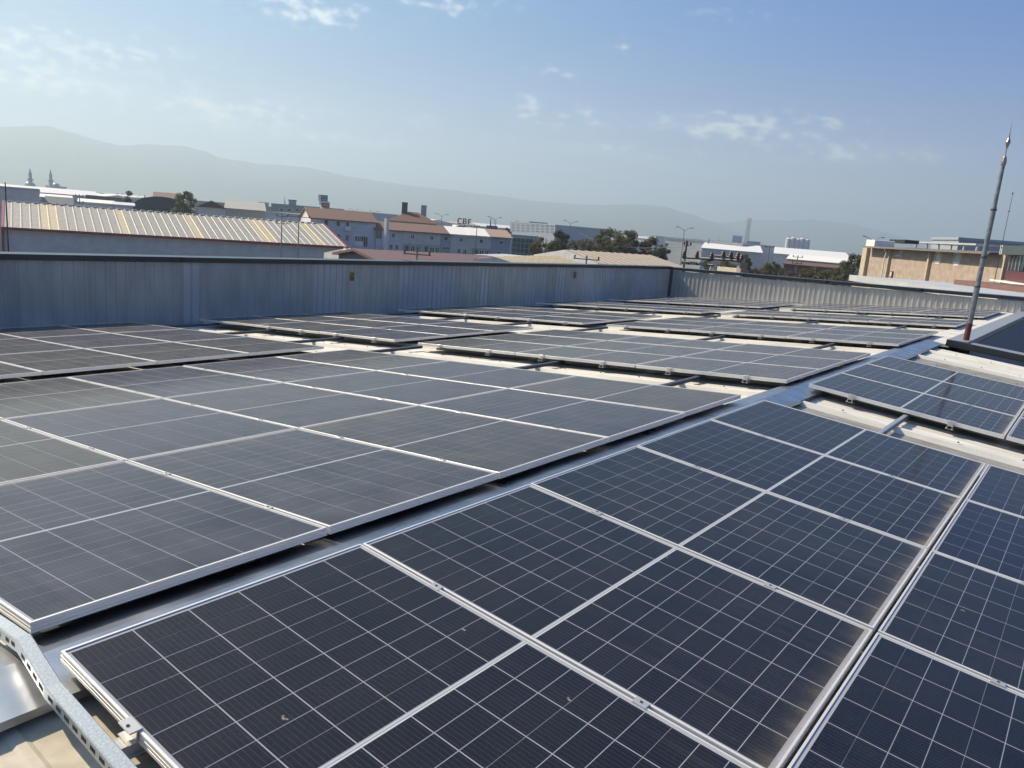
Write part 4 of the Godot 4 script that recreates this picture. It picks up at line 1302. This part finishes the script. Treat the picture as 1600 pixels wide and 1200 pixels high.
func build_transformer() -> void:
	# switchgear on concrete pylons behind the far parapet
	var t := facade(1085, 430, 76, 1175, 437, 72)
	var o := thing("substation_gantry", "outdoor switchgear gantry with dark insulators on two concrete pylons", "gantry", t)
	for q in [[1116.5, 408.0], [1158.5, 405.0]]:
		var c := on(t, q[0], q[1])
		var st := S()
		box(st, Vector3(c.x - .22, 0, -.25), Vector3(c.x + .22, c.y, .2))
		part("pylon", st, M.concrete_pole, o)
	for q in [[1070, 1160, 404.5, .13], [1118, 1162, 401.5, .1], [1072, 1118, 411.5, .1]]:
		var a := on(t, q[0], q[2] - 2.5); var b := on(t, q[1], q[2] + 3)
		var st := S()
		tube(st, [Vector3(a.x, a.y, .3), Vector3(b.x, b.y, .3)], [q[3], q[3]], 6)
		part("beam", st, M.steel_dark, o)
	var k := 0
	for q in [[1073, 397], [1093, 398], [1116, 400], [1134, 398], [1146, 398.5], [1157, 400], [1163, 403], [1075, 411], [1088, 412], [1103, 413], [1168, 413], [1167, 418], [1170, 424]]:
		var c := on(t, q[0], q[1])
		var st := S()
		if k < 7:
			lathe(st, [Vector2(.05, -.3), Vector2(.2, -.25), Vector2(.16, -.1), Vector2(.22, -.05), Vector2(.15, .1), Vector2(.2, .15), Vector2(.06, .32), Vector2(0, .33)], 9, Vector3(c.x, c.y, .35))
			part("insulator", st, M.insul, o)
		else:
			box(st, Vector3(c.x - .4, c.y - .13, .1), Vector3(c.x + .4, c.y + .13, .5))
			part("switch_box", st, M.black, o)
		k += 1
	var c0 := on(t, 1073.5, 376)
	var st0 := S()
	tube(st0, [Vector3(c0.x, 0, 0), Vector3(c0.x, c0.y, 0)], [.15, .09], 8)
	part("post", st0, M.steel_dark, o)
	st0 = S()
	tube(st0, [Vector3(c0.x - .3, c0.y - .5, 0), Vector3(c0.x + .6, c0.y - .35, 0)], [.06, .06], 6)
	part("crossarm", st0, M.steel_dark, o)
	for x in [-.28, .12, .5]:
		st0 = S()
		lathe(st0, [Vector2(.04, 0), Vector2(.09, .08), Vector2(.06, .3), Vector2(0, .31)], 8, Vector3(c0.x + x, c0.y - .42, 0))
		part("pole_insulator", st0, M.insul, o)

func build_beige() -> void:
	var d0 := 92.0; var d1 := 66.0
	var t := facade(1361, 385, d0, 1571, 398, d1)
	var o := thing("beige_building", "weathered beige plastered building with old tiled roof at the right", "building", t)
	var w := flen(1361, 385, d0, 1571, 398, d1)
	var h := on(t, 1460, 391).y
	var st := S()
	box(st, Vector3(0, 0, -14), Vector3(w, h, 0))
	part("wall", st, M.beige, o)
	# bright left flank pier with its white parapet block
	var f0 := on(t, 1351.5, 400, .0)
	st = S()
	box(st, Vector3(f0.x, 0, -14), Vector3(-.005, h - .1, .35))
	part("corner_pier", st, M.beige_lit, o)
	var b0 := on(t, 1356.5, 374.5, .6); var b1 := on(t, 1368, 386, .6)
	st = S()
	cbox(st, Vector3(b0.x, b1.y, -1.2), Vector3(b1.x, b0.y, .75), .05)
	part("parapet_block", st, M.white, o)
	# roof in courses of tile sheets
	var pitch := 1.05
	var n := int(ceil(w / pitch))
	for i in n:
		st = S()
		var x0 := i * pitch + .35; var x1 := minf(x0 + pitch - .03, w - .4)
		if x1 <= x0: continue
		var dy := rng.randf_range(-.015, .02)
		var a := Vector3(x0, h + .05 + dy, .85); var b := Vector3(x1, h + .05 - dy, .85); var c := Vector3(x1, h + .35, -7); var e := Vector3(x0, h + .35, -7)
		quad(st, a, b, c, e, Vector3(0, 1, .2))
		quad(st, a - Vector3(0, .09, 0), b - Vector3(0, .09, 0), b, a, Vector3(0, 0, 1))
		quad(st, a - Vector3(0, .09, 0), b - Vector3(0, .09, 0), c - Vector3(0, .09, 0), e - Vector3(0, .09, 0), Vector3(0, -1, 0))
		part("roof_sheet", st, M.old_tile, o)
	st = S()
	box(st, Vector3(.35, h - .12, .86), Vector3(w - .4, h + .02, .98))
	part("eaves_gutter", st, M.old_tile, o)
	# pilasters
	for q in [[1388.5, 3.5], [1451.5, 5.0], [1571.5, 3.0]]:
		var c := on(t, q[0], 425)
		var pw: float = q[1] / F * 78.0
		st = S()
		box(st, Vector3(c.x - pw / 2, 0, .0), Vector3(c.x + pw / 2, h - .13, .28))
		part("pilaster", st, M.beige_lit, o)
	# down pipe
	var dp := on(t, 1391, 400)
	st = S()
	tube(st, [Vector3(dp.x + .1, h - .05, .8), Vector3(dp.x + .25, h - .5, .5), Vector3(dp.x - .05, h - 1.0, .5), Vector3(dp.x - .05, 1, .5)], [.06, .06, .06, .06], 7)
	part("down_pipe", st, M.ivory, o)
	pxwin(o, 1405.5, 395, 7, 8.5, M.white, M.glass_dark)
	pxwin(o, 1466.5, 401.5, 8.5, 13, M.white, M.glass_teal)
	pxwin(o, 1496, 403.5, 9, 13, M.white, M.glass_teal)
	for q in [[1466.5, 401.5], [1496, 403.5]]:
		var c := on(t, q[0], q[1])
		st = S()
		box(st, Vector3(c.x - .42, c.y - .62, .0), Vector3(c.x + .42, c.y + .6, .03))
		part("window_surround", st, M.grey_wall, o)
	var hc := on(t, 1394, 428.5)
	st = S()
	box(st, Vector3(hc.x - .28, hc.y - .3, .0), Vector3(hc.x + .28, hc.y + .3, .12))
	part("wall_opening", st, M.tile_dark, o)
	st = S()
	box(st, Vector3(hc.x - .17, hc.y - .2, .1), Vector3(hc.x + .17, hc.y + .2, .14))
	part("opening_pane", st, M.grey_wall, o)
	st = S()
	tube(st, [Vector3(hc.x + .3, hc.y - .3, .1), Vector3(hc.x + 1.3, hc.y - 1.3, .1)], [.035, .035], 5)
	part("wall_cable", st, M.tile_dark, o)
	# ducts leaning on the wall foot
	for q in [[1461, 443], [1510, 446]]:
		var c := on(t, q[0], q[1])
		st = S()
		box(st, Vector3(c.x - .5, c.y - .1, .1), Vector3(c.x + .5, c.y + .12, .6))
		part("wall_duct", st, M.concrete, o)
	# roof tank and platform
	var k0 := on(t, 1397, 374.5, -5); var k1 := on(t, 1421, 379, -5)
	st = S()
	box(st, Vector3(k0.x, k1.y - .1, -6), Vector3(k1.x, k0.y, -4.5))
	part("roof_tank", st, M.black, o)
	# shop end
	var t2 := facade(1583, 385, 64, 1640, 390, 56)
	var s := thing("shop_front", "shop building with green fascia, glass front and dark red band at the right edge", "shop", t2)
	var sw := flen(1583, 385, 64, 1640, 390, 56)
	var y0 := on(t2, 1590, 385).y; var y1 := on(t2, 1590, 399).y; var y2 := on(t2, 1590, 424).y; var y3 := on(t2, 1590, 440.5).y
	st = S()
	box(st, Vector3(-.3, y1, -6), Vector3(sw, y0, .5))
	part("fascia", st, M.dark_hall, s)
	st = S()
	box(st, Vector3(-.9, y1, -6), Vector3(-.31, y0 + .05, .55))
	part("fascia_end", st, M.grey_wall, s)
	for i in 4:
		st = S()
		box(st, Vector3(.05 + i * .9, y2 + .05, -.2), Vector3(.05 + i * .9 + .82, y1 - .02, .0))
		part("glass_pane", st, M.glass_dark, s)
		st = S()
		box(st, Vector3(i * .9 - .02, y2, -.2), Vector3(i * .9 + .04, y1 - .01, .06))
		part("mullion", st, M.panel_grey, s)
	st = S()
	box(st, Vector3(-.1, y3, -.3), Vector3(sw, y2, .1))
	part("red_band", st, M.shop_red, s)
	st = S()
	box(st, Vector3(-.1, 0, -6), Vector3(sw, y3 - .01, -.35))
	part("wall", st, M.black, s)
	st = S()
	box(st, Vector3(-.5, y3 - .12, -.3), Vector3(sw, y3 - .02, .9))
	part("canopy", st, M.ivory, s)
	# platform on roof and building behind
	hall("grey_penthouse", "blue-grey rooftop block behind the beige building", "building", 1457, 373, 130, 1498, 376.5, 120, 12, M.office, M.office)
	var pl := facade(1428, 378, 110, 1524, 384, 98)
	var po := thing("roof_canopy", "long grey rooftop canopy on posts behind the beige building", "canopy", pl)
	var pw2 := flen(1428, 378, 110, 1524, 384, 98)
	var py := on(pl, 1470, 378.5).y
	st = S()
	box(st, Vector3(0, py - .18, -4), Vector3(pw2, py, 0))
	part("canopy_slab", st, M.panel_grey, po)
	for i in 6:
		st = S()
		var x := pw2 * i / 5.0 - (.2 if i == 5 else 0.0)
		box(st, Vector3(x, 0, -.4), Vector3(x + .16, py - .19, -.2))
		part("post", st, M.panel_grey, po)
	st = S()
	box(st, Vector3(.2, 0, -4), Vector3(pw2 - 2, py - .9, -3.6))
	part("back_wall", st, M.white, po)
	# roofs in front of it
	hall("grey_sheet_roof", "low grey sheet roof between the far parapet and the beige building", "roof", 1330, 447, 52, 1560, 466, 40, 12, M.concrete, M.panel_grey)
	hall("rust_red_roof", "low rust red roof before the beige building at the right edge", "roof", 1495, 452, 52, 1680, 464, 46, 8, M.concrete, M.metal_red)
	# whip antenna on a wall bracket
	var at := pt(1577, 302, 63)
	var ab := pt(1553.5, 441, 63)
	var an := thing("whip_antenna", "thin whip antenna on a wall bracket of the beige building", "antenna", Transform3D(Basis(), Vector3(ab.x, ab.y - .6, ab.z)))
	var up := at.y - ab.y + .6
	st = S()
	tube(st, [Vector3.ZERO, Vector3(.0, up * .3, 0), Vector3(.02, up * .72, 0), Vector3(.04, up, 0)], [.03, .025, .016, .012], 6)
	part("rod", st, M.steel_dark, an)
	for f in [.45, .82, 1.0]:
		st = S()
		lathe(st, [Vector2(0, up * f - .08), Vector2(.04, up * f - .05), Vector2(.04, up * f + .05), Vector2(0, up * f + .08)], 7, Vector3(.03 * f, 0, 0))
		part("fitting", st, M.steel_dark, an)
	st = S()
	tube(st, [Vector3(0, .3, 0), Vector3(.5, .45, -.4)], [.03, .03], 5)
	tube(st, [Vector3(0, .05, 0), Vector3(.5, -.3, -.4)], [.03, .03], 5)
	part("bracket", st, M.steel_dark, an)

func build_terrain() -> void:
	var st := S()
	var n := 40
	for i in n:
		for j in n:
			var x0 := -9000.0 + 18000.0 * i / n; var x1 := -9000.0 + 18000.0 * (i + 1) / n
			var z0 := -9000.0 + 18000.0 * j / n; var z1 := -9000.0 + 18000.0 * (j + 1) / n
			quad(st, Vector3(x0, GROUND, z0), Vector3(x1, GROUND, z0), Vector3(x1, GROUND, z1), Vector3(x0, GROUND, z1), Vector3.UP)
	struct("ground", st, M.ground)
	# the road with the street lamps
	st = S()
	var a := ground_at(560, 360, 320); var b := ground_at(1420, 420, 165)
	var s := (b - a).cross(Vector3.UP).normalized() * 5.0
	var up := Vector3(0, .02, 0)
	quad(st, a + s + up, b + s + up, b - s + up, a - s + up, Vector3.UP)
	struct("road", st, M.road)
	# mountains: crest lines measured as azimuth and elevation, given depth
	var crest := [Vector2(-125, 2.2), Vector2(-110, 3.2), Vector2(-95, 2.7), Vector2(-84, 3.3), Vector2(-76, 3.0), Vector2(-70.3, 3.4), Vector2(-67.8, 3.72), Vector2(-66.6, 3.5), Vector2(-65.2, 3.24), Vector2(-63.8, 3.02), Vector2(-62, 3.35), Vector2(-60, 3.4), Vector2(-58.9, 3.25), Vector2(-57.9, 2.94), Vector2(-55.6, 2.79), Vector2(-54, 2.83), Vector2(-52.3, 2.82), Vector2(-48.8, 2.45), Vector2(-45.2, 2.24), Vector2(-42.5, 2.2), Vector2(-40.2, 2.08), Vector2(-35.5, 1.91), Vector2(-32.3, 1.93), Vector2(-28.7, 2.21), Vector2(-26.9, 2.21), Vector2(-25.3, 1.88), Vector2(-23.7, 1.47), Vector2(-22, 1.0), Vector2(-20, .4)]
	var crest2 := [Vector2(-32, .3), Vector2(-27, .8), Vector2(-23.9, 1.24), Vector2(-22.4, 1.52), Vector2(-20.7, 1.78), Vector2(-18.6, 1.85), Vector2(-17, 2.05), Vector2(-14.6, 1.93), Vector2(-13.4, 1.73), Vector2(-12.2, 1.52), Vector2(-10.2, 1.02), Vector2(-7, .5), Vector2(0, .4), Vector2(15, .9), Vector2(30, .5), Vector2(50, .8), Vector2(75, .4)]
	mountain("mountain_range", crest, 6200, 2200, 5)
	mountain("mountain_range_far", crest2, 7600, 2000, 6)

func mountain(called: String, crest: Array, dist: float, depth: float, seed_: int) -> void:
	var nz := FastNoiseLite.new()
	nz.seed = seed_; nz.frequency = .0011; nz.fractal_octaves = 5
	nz.fractal_type = FastNoiseLite.FRACTAL_RIDGED
	var a0: float = crest[0].x; var a1: float = crest[-1].x
	var na := int((a1 - a0) / .28); var nr := 12
	var grid := []
	for i in na + 1:
		var az := lerpf(a0, a1, float(i) / na)
		var el := 0.0
		for k in crest.size() - 1:
			if az >= crest[k].x and az <= crest[k + 1].x:
				var f: float = (az - crest[k].x) / (crest[k + 1].x - crest[k].x)
				f = lerpf(f, f * f * (3 - 2 * f), .5)
				el = lerpf(crest[k].y, crest[k + 1].y, f)
		var col := []
		for j in nr + 3:
			var f := float(j) / nr
			var rr := dist - depth + depth * f
			var top := tan(deg_to_rad(el)) * dist + 10.0 + (nz.get_noise_1d(az * 260.0)) * 7.0
			var dirn := Vector3(sin(deg_to_rad(az)), 0, -cos(deg_to_rad(az)))
			var p := dirn * rr
			var e := f if f <= 1.0 else 1.0 - (f - 1.0) * 2.5
			var hh := top * pow(clampf(e, 0, 1), 1.3)
			hh *= 1.0 + .38 * nz.get_noise_2d(p.x, p.z) * (1.0 - clampf(e, 0, 1)) * (1.0 if j > 0 else 0.0)
			p.y = GROUND - 2 + hh
			col.append(p)
		grid.append(col)
	var st := S()
	st.set_smooth_group(0)
	for i in na:
		for j in nr + 2:
			var p: Vector3 = grid[i][j]; var q: Vector3 = grid[i + 1][j]; var r: Vector3 = grid[i + 1][j + 1]; var s: Vector3 = grid[i][j + 1]
			quad(st, p, q, r, s, Vector3.UP)
	struct(called, st, M.hill)

# ---------------------------------------------------------------- sky
func make_sky(sun: Vector3) -> ImageTexture:
	var W := 2560; var H := 1280
	var im := Image.create(W, H, false, Image.FORMAT_RGBF)
	var n1 := FastNoiseLite.new(); n1.seed = 3; n1.frequency = 1.0; n1.fractal_octaves = 6; n1.fractal_gain = .58
	var n2 := FastNoiseLite.new(); n2.seed = 8; n2.frequency = 1.0; n2.fractal_octaves = 3
	# where the photograph has its clouds: azimuth, elevation, half widths, strength
	var spots := [[-52.6, 12.6, 3.0, 1.1, .95], [-49.3, 13.0, 1.0, .7, .6], [-43.5, 14.2, 3.5, .7, .7], [-68, 8.4, 8, 1.3, .75], [-68.4, 6.4, 4, 1.0, .9], [-63, 5.9, 7, 1.2, .55], [-57, 6.0, 7, 1.3, .7], [-52, 5.0, 8, 1.0, .5], [-37.5, 8.1, 1.6, 1.0, .75], [-33.2, 7.7, 3.2, 1.0, .5], [-44.8, 6.7, 1.2, .5, .6], [-23, 7.7, 6, 1.0, .85], [-17.5, 8.3, 2.4, .6, .75], [-16, 6.4, 6, .7, .6], [-31.2, 12.5, .9, .4, .55], [-35.2, 10.7, 1.4, .4, .55], [-23.7, 14.6, 3, .5, .4], [-30, 5.8, 9, .6, .4]]
	for y in H:
		var el := (0.5 - (y + .5) / H) * 180.0
		var se := sin(deg_to_rad(el)); var ce := cos(deg_to_rad(el))
		for x in W:
			var az := wrapf((x + .5) / W * 360.0, -180.0, 180.0)
			var d := Vector3(sin(deg_to_rad(az)) * ce, se, -cos(deg_to_rad(az)) * ce)
			var cs := d.dot(sun)
			var w := clampf((cs + .25) / .95, 0.0, 1.0)
			var w2 := pow(clampf((w - .3) / .67, 0.0, 1.0), 1.6)
			var hz := Vector3(.30, .36, .42).lerp(Vector3(.56, .66, .70), w)
			var mid := Vector3(.0, .10, .40).lerp(Vector3(.065, .225, .44), w2)
			var zen := Vector3(.06, .13, .30)
			var c := hz
			if el > 0:
				var e := 1.0 - exp(-pow(el / 8.2, 1.5))
				c = hz.lerp(mid, e)
				c = c.lerp(zen, smoothstep(12.0, 75.0, el))
			# haze round the sun
			var gl := exp((cs - 1.0) * 7.0) * .42 + exp((cs - 1.0) * 50.0) * 1.6
			c += Vector3(1.0, .97, .9) * gl
			if el > 2.5 and el < 80:
				var q := 1.0 / (se + .06)
				var pxy := Vector2(d.x, d.z) * q
				var a := n1.get_noise_3d(pxy.x * 3.2, pxy.y * 3.2, 0.0) if el > 24 else n1.get_noise_3d(sin(deg_to_rad(az)) * 36.0, cos(deg_to_rad(az)) * 36.0 + el * .35, el * 1.7)
				var b := n2.get_noise_2d(pxy.x * .8 + 5.0, pxy.y * .8)
				var cov := 0.0
				for s in spots:
					var dx: float = (az - s[0]) / s[2]; var dy: float = (el - s[1]) / s[3]
					var r2 := dx * dx + dy * dy
					if r2 < 6: cov = maxf(cov, s[4] * exp(-r2 * .9))
				var dens := clampf((a + .04) * 1.9 + cov * 1.2 - .72, 0.0, 1.0) * sqrt(cov)
				dens += .55 * cov * smoothstep(-.7, .6, b + a * .7) * smoothstep(12.0, 3.0, el)
				if el > 17 or az > 5 or az < -75: dens = maxf(dens, clampf(a * 1.4 + b * 1.1 - .45, 0, 1) * .55)
				c = c.lerp(Vector3(.46, .50, .53).lerp(Vector3(.72, .76, .77), clampf(w * 1.2, 0, 1)), clampf(dens, 0, .8))
			im.set_pixel(x, y, Color(c.x, c.y, c.z))
	return ImageTexture.create_from_image(im)

func _ready() -> void:
	rng.seed = 20
	# camera
	cam = Camera3D.new()
	cam.name = "camera"
	cam.transform = Transform3D(Basis(Vector3(.788812, .07924, -.609506), Vector3(-.183489, .976794, -.110479), Vector3(.586607, .198985, .785046)), Vector3(2.3136, 1.3079, 0))
	cam.fov = rad_to_deg(2.0 * atan(600.0 / F))
	cam.near = .05
	cam.far = 40000.0
	add_child(cam)
	# sun, sky, air
	var to_sun := Vector3(-1.15, 1.0, .2).normalized()
	var sun := DirectionalLight3D.new()
	sun.name = "sun"
	sun.light_energy = 1.6
	sun.light_color = Color(1.0, .93, .82)
	sun.light_angular_distance = .5
	sun.shadow_enabled = true
	add_child(sun)
	sun.look_at_from_position(to_sun * 50.0, Vector3.ZERO)
	var env := Environment.new()
	env.background_mode = Environment.BG_SKY
	env.sky = Sky.new()
	var sm := PanoramaSkyMaterial.new()
	sm.panorama = make_sky(to_sun)
	env.sky.sky_material = sm
	env.tonemap_mode = Environment.TONE_MAPPER_LINEAR
	env.tonemap_exposure = 1.5
	env.volumetric_fog_enabled = true
	env.volumetric_fog_density = 0.00035
	env.volumetric_fog_albedo = Color(.86, .95, 1.0)
	env.volumetric_fog_anisotropy = .3
	env.volumetric_fog_length = 9000.0
	env.sdfgi_enabled = true; env.ssao_enabled = true; env.ssil_enabled = true
	var we := WorldEnvironment.new()
	we.name = "environment"
	we.environment = env
	add_child(we)

	make_materials()
	build_terrain()
	build_roof()
	build_parapets()
	build_well()
	build_city()
	make_panels()
	make_clamps()
	var lr := ["ridge row", "middle row", "third row"]
	var wr := ["fourth row", "fifth row", "wall row"]
	solar_block("L", "nearest", .881, 5, 0, lr, 2)
	solar_block("A", "nearest", .881 + PITCH, 4, 5.73, wr)
	solar_block("R", "nearest", .881, 5, 0, lr, 2)
	solar_block("L", "second", 7.87, 3, 0, lr)
	solar_block("A", "second", 7.93, 3, 5.73, wr)
	solar_block("R", "second", 7.92, 3, 0, ["ridge row", "middle row"])
	solar_block("L", "third", 13.08, 3, 0, lr)
	solar_block("A", "third", 13.04, 3, 5.73, wr)
	solar_block("L", "fourth", 18.64, 2, 0, lr)
	solar_block("A", "fourth", 18.64, 2, 5.73, wr)
	solar_block("L", "farthest", 23.0, 4, 0, lr)
	solar_block("A", "farthest", 22.9, 4, 5.73, wr)
	for q in [["L", "nearest", .881, 5, 0.0, 3], ["A", "nearest", .881 + PITCH, 4, 5.73, 2], ["R", "nearest", .881, 5, 0.0, 2], ["L", "second", 7.87, 3, 0.0, 3], ["A", "second", 7.93, 3, 5.73, 2], ["R", "second", 7.92, 3, 0.0, 1]]:
		mid_clamps(q[0], q[1], q[2], q[3], q[4], q[5])
		end_clamps(q[0], q[1], q[2], q[2] + q[3] * PITCH - .02, q[4], q[5], false)
	for q in [["L", "third", 13.08, 3, 0.0, 3], ["A", "third", 13.04, 3, 5.73, 2], ["L", "fourth", 18.64, 2, 0.0, 3], ["A", "fourth", 18.64, 2, 5.73, 2], ["L", "farthest", 23.0, 4, 0.0, 3], ["A", "farthest", 22.9, 4, 5.73, 2]]:
		end_clamps(q[0], q[1], q[2], 0, q[4], q[5], false)
	build_struts()
	build_mast()
	panel_far.free(); panel_near.free(); foot.free()
